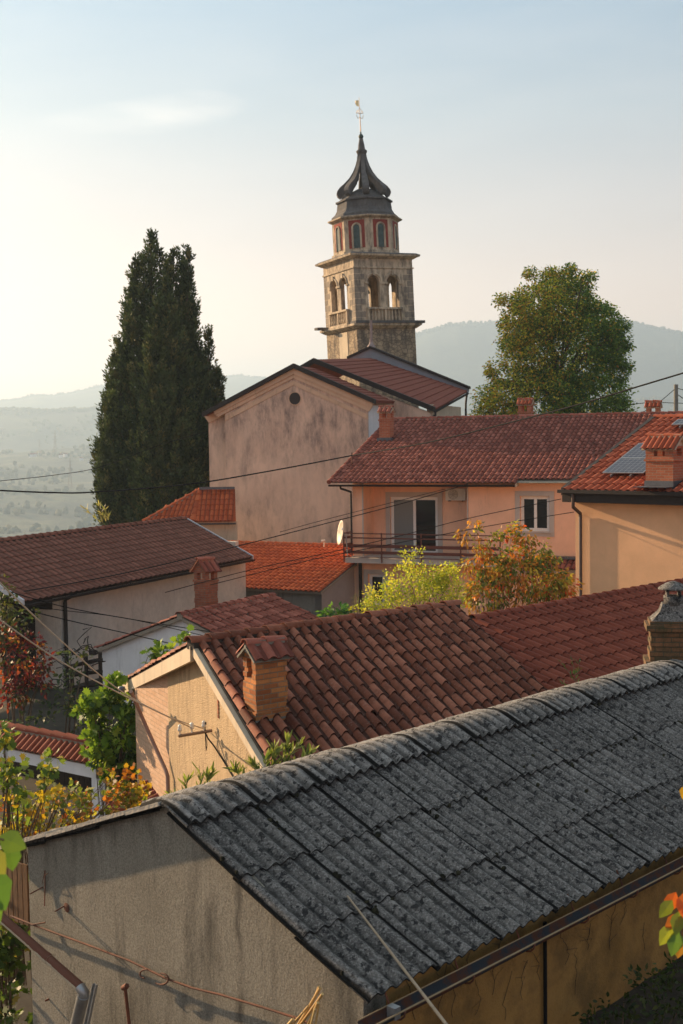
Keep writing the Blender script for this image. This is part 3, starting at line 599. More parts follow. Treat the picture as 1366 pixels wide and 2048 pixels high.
# rusty drainpipe
dpz = thing('drainpipe', 'rusty sloping drainpipe joining a grey metal pipe in front of the shed gable', 'drainpipe', tuple(onG(150, 2040, .5)))
mb = MB(); a_, b_ = onG(-30, 1806, .75), onG(163, 1976, .5); mb.tube([a_, lerp(a_, b_, .6), b_], .049, 16); md = lerp(a_, b_, .66); mb.tube([md-(b_-a_).normalized()*.03, md+(b_-a_).normalized()*.03], .054, 16)
rp = NT('rusty_pipe_paint'); sx = rp.n.new('ShaderNodeSeparateXYZ'); gm_ = rp.n.new('ShaderNodeNewGeometry'); rp.link(gm_.outputs['Normal'], sx.inputs[0])
rz = rp.math('ADD', sx.outputs[2], rp.math('MULTIPLY', rp.noise(14, 5, .7), .5)); rc = rp.mix(rp.ramp(rz, [(.30, 0), (.36, 1)]), (.46, .40, .30), (.12, .042, .022))
mb.build('sloping_pipe', rp.done(rc, .8), dpz)
mb = MB(); c_ = onG(168, 1986, .5); d_ = onG(146, 2075, .42); mb.tube([lerp(a_, b_, .985), c_, c_+(d_-c_)*.12], .056, 16); mb.build('elbow', M['grey_metal'], dpz)
mb = MB(); mb.tube([c_+(d_-c_)*.05, d_], .062, 18); mb.build('lower_pipe', M['grey_metal'], dpz)
small('metal_strip', 'grey metal channel strip leaning on the gable beside the grey pipe', 'strip', M['grey_metal'], lambda b: (b.box(onG(190, 1966, .16), (onG(168, 2070, .3)-onG(190, 1966, .16)), g1*.05, -u1*.006), b.box(onG(190, 1966, .16)+g1*.052, (onG(168, 2070, .3)-onG(190, 1966, .16)), g1*.004, -u1*.03), b.box(onG(190, 1966, .16)-g1*.006, (onG(168, 2070, .3)-onG(190, 1966, .16)), g1*.004, -u1*.03)))
# bamboo bundle
bb = thing('bamboo_bundle', 'bundle of short yellow canes leaning at the right foot of the shed gable', 'bundle', tuple(onG(620, 2044, .1)))
cane = NT('yellow_cane'); M['cane'] = cane.done(cane.ramp(cane.attr('rnd'), [(0, (.42, .26, .09)), (1, (.62, .45, .2))]), .5)
for (x0, y0, x1, y1, of) in ((638, 1973, 622, 2010, .10), (640, 1976, 590, 2060, .14), (645, 1988, 596, 2056, .18), (636, 2005, 606, 2070, .2), (617, 2012, 575, 2060, .2), (638, 2010, 625, 2075, .15), (606, 2025, 570, 2062, .22), (630, 2018, 612, 2080, .24), (586, 2038, 560, 2066, .2)):
    b = MB(); b.tube([onG(x0, y0, of), lerp(onG(x0, y0, of), onG(x1, y1, of*.7), .5)+g1*.004, onG(x1, y1, of*.7)], random.uniform(.009, .014), 8); b.build('cane', M['cane'], bb)
NR = u1.cross(Vr); NR = (NR if NR.z > 0 else -NR).normalized()
c0 = atP(695, 1792, RP1+NR*.07, NR); c1 = atP(836, 1987, G0+g1*.1, g1)+ZUP*.05; c2 = c1+(c1-c0)*.5
cn = MB()
for k in range(10):
    a, b = lerp(c0, c2, k/10), lerp(c0, c2, (k+1)/10); cn.tube([a, lerp(a, b, .96), b], [.009+.0007*k, .009+.0007*k, .0125+.0007*k], 8, caps=False)
tag(cn.build('long_cane', NT('grey_cane').done((.32, .24, .16), .6)), 'single long dry cane lying across the grey corrugated roof and its gutter', 'cane')
# ---- old chimney at the far end of the shed
def brickbox(name, parent, o, a, b, h, mat, bh=.075, **k):
    m_ = MB(); brick_stack(m_, o, a, b, h, bh, **k); return m_.build(name, mat, parent)
cb = atD(1300, 1350, 19.0); cb = V3(cb.x, cb.y, 5.05); zc = lambda y: atD(1320, y, 19.0).z
och = thing('cowled_chimney', 'lichened old brick chimney with a round concrete cowl at the shed ridge end', 'chimney', tuple(cb))
a_, b_ = hdir(-10)*.75, hdir(80)*.55; cb = V3(cb.x, cb.y, 5.0)
brickbox('brick_stack', och, cb, a_, b_, zc(1262)-5.0, M['brick_lichen'], .08, jit=.022, corbel=((0, .42, .05),))
m_ = MB(); zt = zc(1262); m_.box(V3(cb.x, cb.y, zt)-a_*.07-b_*.07, a_*1.14, b_*1.14, ZUP*.09); m_.box(V3(cb.x, cb.y, zt+.09)+a_*.0-b_*.0, a_, b_, ZUP*.06); m_.build('corbel', M['brick_lichen'], och)
m_ = MB(); z1 = zt+.15; q0 = [V3(cb.x, cb.y, z1)+a_*i+b_*j for i, j in ((.04, .04), (.96, .04), (.96, .96), (.04, .96))]; cc = V3(cb.x, cb.y, z1)+a_*.5+b_*.5; q1 = [cc+(p-cc)*.62+ZUP*.14 for p in q0]; q2 = [cc+(p-cc)*.5+ZUP*.26 for p in q0]
for qa, qb in ((q0, q1), (q1, q2)):
    for i in range(4): m_.face([qa[i], qa[(i+1) % 4], qb[(i+1) % 4], qb[i]])
m_.face(q2); m_.build('shoulder', M['lichen'], och)
m_ = MB(); m_.lathe(cc+ZUP*.24, [(.0, 0), (.155, 0), (.15, .14), (.11, .14), (.11, .1)], 18)
for k in range(4): t = k*math.pi/2+.6; p = cc+ZUP*.37+V3(math.cos(t), math.sin(t), 0)*.13; m_.box(p-V3(.02, .02, 0), V3(.04, 0, 0), V3(0, .04, 0), ZUP*.12)
m_.lathe(cc+ZUP*.48, [(0, -.01), (.15, -.01), (.235, 0), (.23, .025), (.12, .095), (.03, .125), (0, .125)], 20); m_.build('cowl', M['lichen'], och)
# =================================================================== house with the big tiled roof
Z4 = 9-3.24; P4 = atZ(394, 1284, Z4); Q4 = atZ(912, 1210, Z4); S4 = rake(P4, 530, 1512, 18); Sl = rake(P4, 236, 1372, 16, near=False)
h4 = thing('tiled_house', 'old house with weathered red barrel tiles and a sunlit rough sand coloured gable', 'house', (P4.x, P4.y, 1.2))
u4 = (Q4-P4).normalized(); S4e = P4+(S4-P4)*1.42; gd = S4-P4; gd.z = 0; gd.normalize()
mb = MB(); tile_roof(mb, P4+ZUP*.0, Q4, S4e, .235, .385, .078, .024, jit=.006, pan=.35, mi=0, dmi=1); 
# left slope slab and tiles
SlL = Sl-P4; tile_roof(mb, P4-u4*.12, Q4, P4-u4*.12+SlL, .24, .385, .06, .028, jit=.008, mi=0, dmi=1, deck=.06)
ridge_tiles(mb, P4-u4*.16+ZUP*.03, Q4+u4*.05+ZUP*.03, .115, .385, 0, 1, .02, .012)
M['deck'] = plain('mossy_mortar', (.06, .05, .042), .95, 0, .3, 12, .5)
r4 = mb.build('roof', [M['tile_old'], M['deck']], h4)
mb = MB()   # verge boards / soffit of the gable
d2 = -ZUP*.15; mb.prism([P4-u4*.14-ZUP*.05, P4-u4*.14+SlL-ZUP*.05, P4-u4*.14+SlL-ZUP*.26, P4-u4*.14-ZUP*.30], u4*.10)
mb.prism([P4-u4*.036-ZUP*.17, P4-u4*.036+SlL-ZUP*.17, P4+u4*2.2+SlL-ZUP*.17, P4+u4*2.2-ZUP*.17], -ZUP*.05)
mb.prism([P4-u4*.10-ZUP*.05, P4-u4*.10+(S4e-P4)-ZUP*.05, P4-u4*.10+(S4e-P4)-ZUP*.17, P4-u4*.10-ZUP*.20], u4*.085)
mb.build('fascia', M['w_cream'], h4)
nG4 = ZUP.cross(gd).normalized(); nG4 = nG4 if nG4.x < 0 else -nG4
PW4 = P4+u4*.12; Cw = atP(336, 1400, PW4, nG4); Cw.z = 0
def zroofL(p): t = ((p-P4).dot(-gd))/((Sl-P4).dot(-gd)); return P4.z+(Sl.z-P4.z)*t-.21
Re = P4+(S4e-P4)*.95+u4*.12
mb = MB(); mb.prism([V3(Cw.x, Cw.y, -1), V3(Re.x, Re.y, -1), V3(Re.x, Re.y, Re.z-.12), V3(PW4.x, PW4.y, P4.z-.17), V3(Cw.x, Cw.y, zroofL(Cw))], -nG4*.3, 0)
bd = V3(-.44, .9, 0).normalized(); Bf = Cw+bd*2.1; Bs = Cw+bd*.01-nG4*.02
bn = V3(-bd.y, bd.x, 0); bn = bn if bn.x < 0 else -bn
mb.prism([V3(Bs.x, Bs.y, -1), V3(Bf.x, Bf.y, -1), V3(Bf.x, Bf.y, zroofL(Bf)+.1), V3(Bs.x, Bs.y, zroofL(Bs)+.02)], -bn*.25, 1)
mb.build('wall', [M['w_sand'], M['brick_paint']], h4)
f = MB(); pf = atP(447, 1580, PW4, nG4); f.box(V3(pf.x, pf.y, pf.z-1.2)+nG4*.0, gd*.7, nG4*.05, ZUP*1.33); sh = f.build('shutter_frame', M['w_cream'], h4)
f = MB()
for k in (0, 1): f.box(V3(pf.x, pf.y, pf.z-1.2)+nG4*.052+gd*(.07+.3*k), gd*.26, nG4*.02, ZUP*1.22)
f.build('shutter', plain('yellow_paint', (.70, .50, .22), .6), h4)
f = MB(); pf = atP(436, 1405, PW4, nG4)
for k in range(5): f.box(pf+nG4*.004-ZUP*.06*k, gd*.06, nG4*.012, ZUP*.05)
f.build('vent_brick', M['brick_old'], h4)
# downpipe across the brick wall
f = MB(); o_ = bn*.1; zt_ = lambda x, y, dd: atP(x, y, Cw+bn*dd, bn)
f.tube([zt_(262, 1383, .55), zt_(280, 1425, .3), zt_(304, 1480, .16), zt_(331, 1540, .1), zt_(335, 1552, .1), zt_(338, 1640, .1)], .037, 10); dn = f.build('downpipe', plain('pinkish_pipe', (.26, .16, .13), .6), h4)
f = MB(); f.lathe(atP(243, 1378, Cw+bn*.6, bn), [(.0, -.05), (.06, -.05), (.065, .04), (0, .05)], 10); f.build('gutter_end', M['lead'], h4)
# chimney on the big roof
N4 = u4.cross(S4-P4); N4 = (N4 if N4.z > 0 else -N4).normalized()
k4 = atP(513, 1444, P4, N4); ca = V3(.80, .60, 0).normalized()*.54; cbk = V3(-.50, .866, 0).normalized()*.40; zc4 = k4.z-.15
hh = atD(513, 1312, k4.y).z-zc4
c4 = brickbox('chimney', h4, V3(k4.x, k4.y, zc4), ca, cbk, hh, M['brick_orange'], .068, jit=.012, opening=(hh-.36, hh-.1, .3, .7, 'b'), corbel=((0, .25, .02), (hh-.62, hh-.55, .02)))
f = MB(); cc4 = V3(k4.x, k4.y, zc4+hh)+ca/2+cbk/2; tile_cap(f, cc4, ca, cbk*1.25, .17, .07, .2, 0, 1, .05); f.build('cap', [M['tile_mix'], M['concrete']], c4)
f = MB(); kb = V3(k4.x, k4.y, k4.z-.03); f.box(kb-ca*.06-cbk*.06-ZUP*.12, ca*1.12, cbk*1.12, ZUP*.17)
f.build('base_mortar', M['concrete'], c4)
# insulator bracket
br = thing('insulator_bracket', 'iron crossarm with white porcelain insulators fixed on the sunlit gable', 'bracket', tuple(atP(400, 1468, PW4, nG4)))
def onW(x, y, d): return atP(x, y, PW4+nG4*d, nG4)
f = MB(); qa, qb = onW(357, 1472, .52), onW(424, 1461, .04); f.tube([qa, qb], .028, 4); f.build('crossarm', plain('rusty_tan_iron', (.28, .17, .10), .8), br)
for x, y in ((360, 1456), (384, 1454), (408, 1455)):
    t = (x-357)/67; p = lerp(qa, qb, t); f = MB(); f.lathe(p+ZUP*.02, [(.012, 0), (.012, .06), (.035, .06), (.04, .09), (.025, .11), (.035, .13), (.02, .16), (0, .165)], 12); f.build('insulator', NT('porcelain').done((.75, .74, .7), .2), br)
f = MB(); p = lerp(qa, qb, .8); f.tube([p, p+ZUP*.12, p+ZUP*.16+gd*.04, p+ZUP*.12+gd*.05], .008, 5); f.tube([p, p-ZUP*.15, p-ZUP*.3+gd*.03, p-ZUP*.2+gd*.08, p-ZUP*.05], .006, 5); f.build('loose_wires', M['cable'], br)
small('wall_cable', 'black cable dropping from the insulator bracket down the sunlit gable', 'cable', M['cable'], lambda b: b.tube([p-ZUP*.02, onW(416, 1477, .1), onW(428, 1492, .03), onW(446, 1520, .02), onW(470, 1560, .02), onW(492, 1590, .02)], .012, 6))
# =================================================================== second tiled roof
Z5 = 9-3.6; P5 = atZ(945, 1240, Z5); Q5 = atZ(1366, 1165, Z5); u5 = (Q5-P5).normalized(); d5 = V3(u5.y, -u5.x, 0); P5s = P5-u5*2.2; L5 = 5.0; sl5 = math.tan(R(17.5))
h5 = thing('extension_house', 'low house with uniform dark red tiles between the big old roof and the grey shed', 'house', (P5.x, P5.y, 1.2))
mb = MB(); tile_roof(mb, P5s, Q5+u5*2.5, P5s+d5*L5-ZUP*sl5*L5, .24, .385, .062, .028, jit=.003, clip=lambda a, b: a > .9 or b > .5)
ridge_tiles(mb, P5+ZUP*.03, Q5+u5*2.5+ZUP*.03, .11, .39, 0, 1, .02)
mb.build('roof', [M['tile_new'], M['deck']], h5)
mb = MB(); S5a = P5s+d5*L5*.93; S5b = S5a+u5*10.6; wallq(mb, S5a, S5b, 0, Z5-sl5*L5-.05, -d5*.3)
b0 = P5s-d5*.1+u5*.4; wallq(mb, b0, b0+u5*10, 0, Z5-.2, d5*.3); mb.build('wall', M['w_cream'], h5)
mb = MB(); hb = P4+u4*.5; e4 = S4e-P4; wallq(mb, hb+e4*.9, hb+e4*.9+u4*5.4, 0, S4e.z-.05, -gd*.3); wallq(mb, Q4-u4*.3, Q4-u4*.3+V3(e4.x, e4.y, 0)*.9, 0, S4e.z-.1, -u4*.3)
mb.build('side_wall', M['w_cream'], h4); mb = MB()
l4 = V3(SlL.x, SlL.y, 0); wallq(mb, P4+u4*2.4+l4*.8, Q4+l4*.8, 0, Sl.z-.25, gd*.3); mb.build('rear_wall', M['w_cream'], h4)
# =================================================================== white gabled house
Z6 = 9-4.77; P6 = atZ(360, 1231, Z6); Q6 = atZ(547, 1190, Z6); u6 = (Q6-P6).normalized(); d6 = V3(u6.y, -u6.x, 0)
h6 = thing('white_house', 'small white gabled house with mottled red tiles behind the big tiled roof', 'house', (P6.x, P6.y, 1.0))
mb = MB(); L6 = 3.7; t6 = math.tan(R(20.5)); tile_roof(mb, P6, Q6, P6+d6*L6-ZUP*t6*L6, .225, .37, .055, .028, jit=.008)
l6 = atP(188, 1298, P6, u6); Vl6 = l6-P6; tile_roof(mb, P6, Q6, l6, .225, .37, .05, .025, jit=.004)
ridge_tiles(mb, P6-u6*.05+ZUP*.03, Q6+ZUP*.03, .11, .38, 0, 1, .02, .004)
mb.build('roof', [M['tile_mix'], M['mortar']], h6)
mb = MB(); wl6 = P6+V3(Vl6.x, Vl6.y, 0)*.955+u6*.12; wr6 = P6+d6*3.4+u6*.12; wa = P6+u6*.12
mb.prism([V3(wl6.x, wl6.y, -2), V3(wr6.x, wr6.y, -2), V3(wr6.x, wr6.y, Z6-t6*3.4-.13), V3(wa.x, wa.y, Z6-.13), V3(wl6.x, wl6.y, Z6+Vl6.z*.955-.13)], u6*.3)
wallq(mb, wr6+u6*.3-d6*.3, wr6+u6*3.8-d6*.3, -2, Z6-t6*3.4-.13, -d6*.3); wallq(mb, wl6+u6*.3+d6*.3, wl6+u6*3.8+d6*.3, -2, Z6+Vl6.z*.955-.13, d6*.3); mb.build('wall', M['w_white'], h6)
f = MB(); e6 = l6-ZUP*.06; gutter(f, e6-u6*.1, e6+u6*4.5, .07); f.box(e6-u6*.12-ZUP*.1-d6*.09, u6*.1, d6*.2, ZUP*.14); f.build('gutter', M['brown_metal'], h6)
# brick chimney rising behind its ridge
D7 = 39.0; k7 = atD(413, 1240, D7); z7a = atD(413, 1240, D7).z; z7b = atD(413, 1137, D7).z
ca, cbk = hdir(29)*.46, hdir(119)*.62
ca = V3(math.cos(R(35)), math.sin(R(35)), 0)*.43; cbk = V3(-.83, .55, 0).normalized()*.48
ch6 = brickbox('chimney', h6, V3(k7.x, k7.y, z7a), ca, cbk, z7b-z7a, M['brick_old'], .075, jit=.008, opening=(z7b-z7a-.42, z7b-z7a-.17, .3, .74), corbel=((z7b-z7a-.52, z7b-z7a-.44, .035),))
f = MB(); tile_cap(f, V3(k7.x, k7.y, z7b)+ca/2+cbk/2, ca, cbk*1.02, .30, .09, .2, 0, 1, .045); f.build('cap', [M['tile_mix'], M['brick_old']], ch6)
# =================================================================== long brown-roofed house on the left
Q8 = atD(370, 1037, 49.5); S8 = rake(Q8, 505, 1114, 25.5); e8 = atZ(50, 1203, S8.z); u8 = (S8-e8); L8 = u8.length; u8.normalize(); P8 = Q8-u8*L8; d8 = S8-Q8; d8h = V3(d8.x, d8.y, 0).normalized()
h8 = thing('brown_roof_house', 'long house at the left with dull brown roof tiles and a cream grey rendered wall', 'house', (Q8.x, Q8.y, 1.0))
mb = MB(); tile_roof(mb, P8, Q8, P8+d8, .30, .33, .035, .028, pan=.6, hump=.5, n=6)
ridge_tiles(mb, P8-u8*.5+ZUP*.03, Q8+ZUP*.03, .12, .40, 0, 1, .03)
mb.prism([P8-ZUP*.02, Q8-ZUP*.02, Q8-d8h*5-ZUP*2.2, P8-d8h*5-ZUP*2.2], -ZUP*.1, 0)
mb.build('roof', [M['tile_brown'], M['brown_metal']], h8)
M['zinc'] = plain('pale_zinc', (.50, .53, .58), .5, .3, .05)
f = MB(); f.prism([Q8+u8*.02+ZUP*.05, S8+u8*.02+ZUP*.05, S8+u8*.02-ZUP*.12, Q8+u8*.02-ZUP*.12], u8*.07); f.build('verge_trim', M['zinc'], h8); f = MB(); f.prism([P8-u8*.1+ZUP*.06, P8+d8-u8*.1+ZUP*.06, P8+d8-u8*.1-ZUP*.12, P8-u8*.1-ZUP*.12], u8*.08); f.build('verge_trim', M['zinc'], h8)
f = MB(); g0 = P8+d8+d8h*.06-ZUP*.05; gutter(f, g0, g0+u8*L8, .075); f.build('gutter', M['brown_metal'], h8)
wp8 = S8-d8h*.5; cR = atP(491, 1135, wp8, d8h); cL = atP(121, 1240, wp8, d8h); cLL = atP(20, 1300, wp8-d8h*1.0, d8h)
mb = MB(); zt8 = S8.z-.02; wallq(mb, cL, cR, -3, zt8, -d8h*.3); wallq(mb, cR-d8h*.3, cR-d8h*6.5, -3, zt8+.6, -u8*.3)
wallq(mb, cLL, cL-d8h*1.0, -3, zt8-1.05, -d8h*.3, 1); wallq(mb, cL+u8*.004, cL-d8h*1.3+u8*.004, -3, zt8-.62, u8*.3); mb.build('wall', [M['w_grey'], M['dark_wood']], h8)
mb = MB(); wallq(mb, cLL+ZUP*0, cL-d8h*1.0-u8*.0, zt8-1.04, zt8+.3, -d8h*.3); wallq(mb, cL+u8*.01-d8h*.1, cL-d8h*1.3+u8*.01, zt8-.61, zt8+.25, u8*.25); mb.build('timber_panel', M['dark_wood'], h8)
f = MB(); pz = cL+d8h*.08+u8*.16; f.tube([V3(pz.x, pz.y, zt8)+d8h*.42, V3(pz.x, pz.y, zt8-.12)+d8h*.4, V3(pz.x, pz.y, zt8-.28)+d8h*.02, V3(pz.x, pz.y, zt8-.4), V3(pz.x, pz.y, -2)], .06, 8); f.build('downpipe', M['brown_metal'], h8)
# =================================================================== orange tiled house in the middle
Q9 = atD(753, 1093, 51.8); u9 = hdir(-26.0); P9 = Q9-u9*11; P9 = atP(455, 1080, Q9, ZUP.cross(u9)); P9.z = Q9.z
S9 = rake(Q9, 640, 1184, 15); d9 = S9-Q9; d9h = V3(d9.x, d9.y, 0).normalized()
h9 = thing('orange_roof_house', 'low rough-walled house with bright orange tiles below the church wall', 'house', (Q9.x, Q9.y, .5))
mb = MB(); P9e = P9-(Q9-P9)*.12; tile_roof(mb, P9e, Q9, P9e+d9, .225, .36, .055, .028, jit=.003)
ridge_tiles(mb, P9e+ZUP*.03, Q9+ZUP*.03, .11, .38); mb.build('roof', [M['tile_orange'], M['mortar']], h9)
mb = MB(); w9 = S9-d9h*.35-(Q9-P9).normalized()*.12; un9 = (Q9-P9).normalized(); wallq(mb, w9-un9*9, w9, -3, S9.z-.02, -d9h*.3, 0)
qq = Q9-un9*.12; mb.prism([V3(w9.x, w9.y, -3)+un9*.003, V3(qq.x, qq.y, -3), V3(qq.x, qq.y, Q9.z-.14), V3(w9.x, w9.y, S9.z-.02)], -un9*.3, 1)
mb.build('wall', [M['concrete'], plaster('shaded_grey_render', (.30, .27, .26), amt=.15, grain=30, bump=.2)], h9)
# =================================================================== peach house with the balcony
uB = hdir(-23); nB = V3(-math.sin(R(23)), -math.cos(R(23)), 0); E0 = atD(661, 966, 50); PB = atP(783, 839, E0, uB); 
hB = thing('balcony_house', 'two storey peach house with brown tiles, a recessed balcony and white framed windows', 'house', (E0.x, E0.y, 1.0))
onB = lambda x, y, off=0: atP(x, y, E0+nB*off, nB)
xB = lambda x, y, off=0: (onB(x, y, off)-E0).dot(uB)
LB = 13.6; stepx = xB(1030, 972); mb = MB(); VB = E0-PB; crs = VB.length/round(VB.length/.36)
clipB = lambda a, b: not (a > stepx and b > VB.length-crs*1.2)
tile_roof(mb, PB, PB+uB*LB, E0, .215, .36, .055, .028, jit=.004, clip=clipB, deck=.02)
mb.prism([PB-ZUP*.03, PB+uB*LB-ZUP*.03, PB+uB*LB+VB*.9-ZUP*.03, PB+VB*.9-ZUP*.03], -ZUP*.1, 1)
ridge_tiles(mb, PB+ZUP*.03, PB+uB*LB+ZUP*.03, .11, .38, 0, 1, .02)
mb.prism([PB-ZUP*.05, PB+uB*LB-ZUP*.05, PB+uB*LB-nB*5-ZUP*2, PB-nB*5-ZUP*2], -ZUP*.1, 1)
for k in range(16):    # verge tiles
    a = lerp(PB, E0, k/16)-uB*.06; b = lerp(PB, E0, (k+1.1)/16)-uB*.06; mb.tube([a+ZUP*.03, b+ZUP*.05], [.085, .095], 8)
mb.build('roof', [M['tile_mix'], M['mortar']], hB)
fW = -.55; oW = E0+nB*fW
def WB(x, z, d=0): return V3(oW.x+uB.x*x, oW.y+uB.y*x, z)+nB*d
zB = lambda x, y, off=fW: atP(x, y, E0+nB*off, nB).z
xw = lambda x, y=1050, off=fW: xB(x, y, off)
x0, x1, x2, x3 = xw(706), xw(727), xw(936), xw(1200); zt, zs = E0.z+.12, zB(760, 1113, -.55)
f = MB(); mb = MB(); dB = 1.15
wx0, wx1, wz0, wz1 = xw(1040, 1030), xw(1099, 1030), zB(1065, 1063), zB(1065, 992)
window_wall(mb, V3(WB(x2, 0).x, WB(x2, 0).y, 0), uB, nB, x3-x2, -2, zt+.1, [(wx0-x2, wx1-x2, wz0, wz1)], .3)
mb.box(WB(x0, -2, -dB-.3), uB*(x1-x0), nB*(dB+.3), ZUP*(zt+2))                      # left pier running back
dx0, dx1 = xB(781, 1050, fW-dB)+0, xB(876, 1050, fW-dB); dz0, dz1 = zs+.03, zB(830, 994, fW-dB)
ob = WB(x1, 0, -dB); window_wall(mb, V3(ob.x, ob.y, 0), uB, nB, x2-x1, zs-.2, zt, [(dx0-x1, dx1-x1, dz0, dz1)], .3)
mb.box(WB(x2, zs, -dB), uB*.02, nB*dB, ZUP*(zt-zs))
mb.box(WB(x0+.02, zt-.12, -dB), uB*(x2-x0-.04), nB*(dB-.02), ZUP*.1)
lw0, lw1, lz1, lz0 = xw(736, 1150), xw(768, 1150), zB(750, 1148), zB(750, 1210)
window_wall(mb, V3(WB(x1+.003, 0).x, WB(x1+.003, 0).y, 0), uB, nB, x2-x1-.006, -2, zs-.2, [(lw0-x1, lw1-x1, lz0, lz1)], .3)
wallq(mb, WB(x3, 0), WB(x3, 0, -6), -2, zt, -uB*.3); wallq(mb, WB(x0, 0, -dB-.3), WB(x0, 0, -7), -2, E0.z+.3, uB*.3); mb.build('wall', M['w_peach'], hB)
def surround(parent, xa, xb, za, zb, t, off, top=True, bot=True):
    f = MB(); o = lambda x, z: WB(x, z, off)
    f.box(o(xa-t, za-(t if bot else 0)), uB*t, nB*.025, ZUP*(zb-za+t+(t if bot else 0))); f.box(o(xb, za-(t if bot else 0)), uB*t, nB*.025, ZUP*(zb-za+t+(t if bot else 0)))
    f.box(o(xa, zb), uB*(xb-xa), nB*.025, ZUP*t)
    if bot: f.box(o(xa, za-t), uB*(xb-xa), nB*.025, ZUP*t); f.box(o(xa-t*.5, za-.05), uB*(xb-xa+t), nB*.08, ZUP*.045)
    return f.build('surround', M['grey_trim'], parent)
wn = window(hB, oW, uB, nB, wx0, wx1, wz0, wz1, .14, 2); surround(wn, wx0, wx1, wz0, wz1, .19, 0)
dr = window(hB, V3(ob.x-uB.x*x1, ob.y-uB.y*x1, 0), uB, nB, dx0, dx1, dz0, dz1, .08, 2, blinds=(0,), name='balcony_door'); surround(dr, dx0, dx1, dz0, dz1, .2, -dB, bot=False)
lwn = window(hB, oW, uB, nB, lw0, lw1, lz0, lz1, .14, 1); surround(lwn, lw0, lw1, lz0, lz1, .18, 0)
f = MB(); f.box(WB(x1-.04, zs, .004), uB*.05, nB*.02, ZUP*(zt-zs-.15)); f.build('corner_trim', M['grey_trim'], hB); f = MB(); f.box(WB(x2-.03, zs, .004), uB*.05, nB*.02, ZUP*(zt-zs-.15)); f.build('corner_trim', M['grey_trim'], hB)
f = MB(); bp = .85; bx0 = xB(690, 1115, fW+bp); f.box(WB(bx0, zs-.2, bp), uB*(xw(1010)-bx0), -nB*bp, ZUP*.2); slab = f.build('balcony_slab', M['grey_trim'], hB)
f = MB(); f.box(WB(x1, zs-.1, .0), uB*(x2-x1), -nB*dB, ZUP*.1); f.build('loggia_floor', M['grey_trim'], hB)
rlg = []; f = MB(); red = plain('brown_red_paint', (.13, .045, .032), .5, 0, .1); top = zs+1.0; bp2 = bp+.03; bxx = bx0-.03
for (dz, h, t) in ((1.0, .04, .03), (.82, .05, .03), (.5, .13, .025), (.24, .12, .025), (.05, .03, .025)):
    f.box(WB(bxx, zs+dz-h/2, bp2), uB*(xw(1010)-bxx), nB*t, ZUP*h); f.box(WB(bxx-.02, zs+dz-h/2, bp2), uB*t, -nB*(bp2), ZUP*h)
rl = f.build('railing', red, hB)
for x in (685, 763, 842, 921, 1000):
    f = MB(); xx = xB(x, 1100, fW+bp2) if x > 690 else bxx; f.box(WB(xx, zs-.16, bp2+.03), uB*.045, nB*.04, ZUP*(1.2)); f.build('railing_post', red, rl)
f = MB(); f.box(WB(bxx, zs-.05, .05), uB*.045, nB*.04, ZUP*1.1); f.build('railing_post', red, rl)
f = MB(); gutter(f, E0+nB*.07-uB*.05-ZUP*.03, E0+nB*.07+uB*stepx-ZUP*.03, .075); eB = E0+uB*stepx-nB*.38+ZUP*.13; gutter(f, eB+uB*.05, eB+uB*4.2, .075); f.build('gutter', M['brown_metal'], hB)
f = MB(); s0 = E0+uB*stepx; f.prism([s0-nB*.02-ZUP*.04, s0-nB*.42+ZUP*.12, s0-nB*.45-ZUP*.1, s0-nB*.02-ZUP*.16], uB*.04); f.box(E0-ZUP*.12-nB*.05, uB*(stepx), -nB*.45, ZUP*.04); f.build('soffit', M['w_cream'], hB)
f = MB(); g = E0+nB*.05+uB*.45-ZUP*.1; f.tube([g, g-ZUP*.12+uB*.02, WB(x0-.05, g.z-.28, .06), WB(x0-.05, g.z-.4, .06), WB(x0-.05, zs+.2, .06)], .045, 8); f.tube([WB(xw(722, 1130), zs-.2, .08), WB(xw(724, 1230), -1, .08)], .07, 8); f.build('downpipe', M['brown_metal'], hB)
# lean-to at the right
f = MB(); lt = WB(xw(1052, 1120), zB(1100, 1116), 0); f.box(lt, uB*2.6, nB*.35, ZUP*.09); f.build('flashing', M['lead'], hB)
f = MB(); tile_roof(f, lt+nB*.1, lt+uB*2.6+nB*.1, lt+nB*.95-ZUP*.33, .215, .4, .055, .028); f.box(lt+nB*.9-ZUP*.48, uB*2.6, -nB*.06, ZUP*.12, 1); f.build('lean_to_roof', [M['tile_mix'], M['mortar']], hB)
def capped_chimney(parent, o, a, b, z0, h, mat='brick_new', cap='tile_bright', rise=.2, flash=True, op=True, mortar='w_cream', over=.07, jit=.003):
    c = brickbox('chimney', parent, V3(o.x, o.y, z0), a, b, h, M[mat], .072, jit=jit, opening=(h-.36, h-.08, .3, .7) if op else None, corbel=((h-.5, h-.42, .035), (h-.06, h+.1, .03)))
    f = MB(); tile_cap(f, V3(o.x, o.y, z0+h)+a/2+b/2, a, b, rise, over, .19, 0, 1, .05); f.build('cap', [M[cap], M[mortar]], c)
    return c
ng = -nB
k = atP(768, 882, PB, uB.cross(VB)); k = k+ZUP*0; z0 = k.z-.35; capped_chimney(hB, k-uB*.22, uB*.5, ng*.5, z0, atD(768, 822, k.y).z-z0, cap='tile_mix')
f = MB(); f.box(k-uB*.3-ZUP*.02+nB*.1, uB*.68, ng*.75, ZUP*.16); f.build('chimney_flashing', M['lead'], hB)
for (xa, yb, yt, dd, w_) in ((1036, 838, 807, .9, .58), (1292, 838, 812, .6, .55)):
    kk = atP(xa, yb, PB-nB*dd, nB); zz = kk.z-.6; capped_chimney(hB, kk, uB*w_, ng*.5, zz, atP(xa, yt, PB-nB*dd, nB).z-zz, cap='tile_bright')
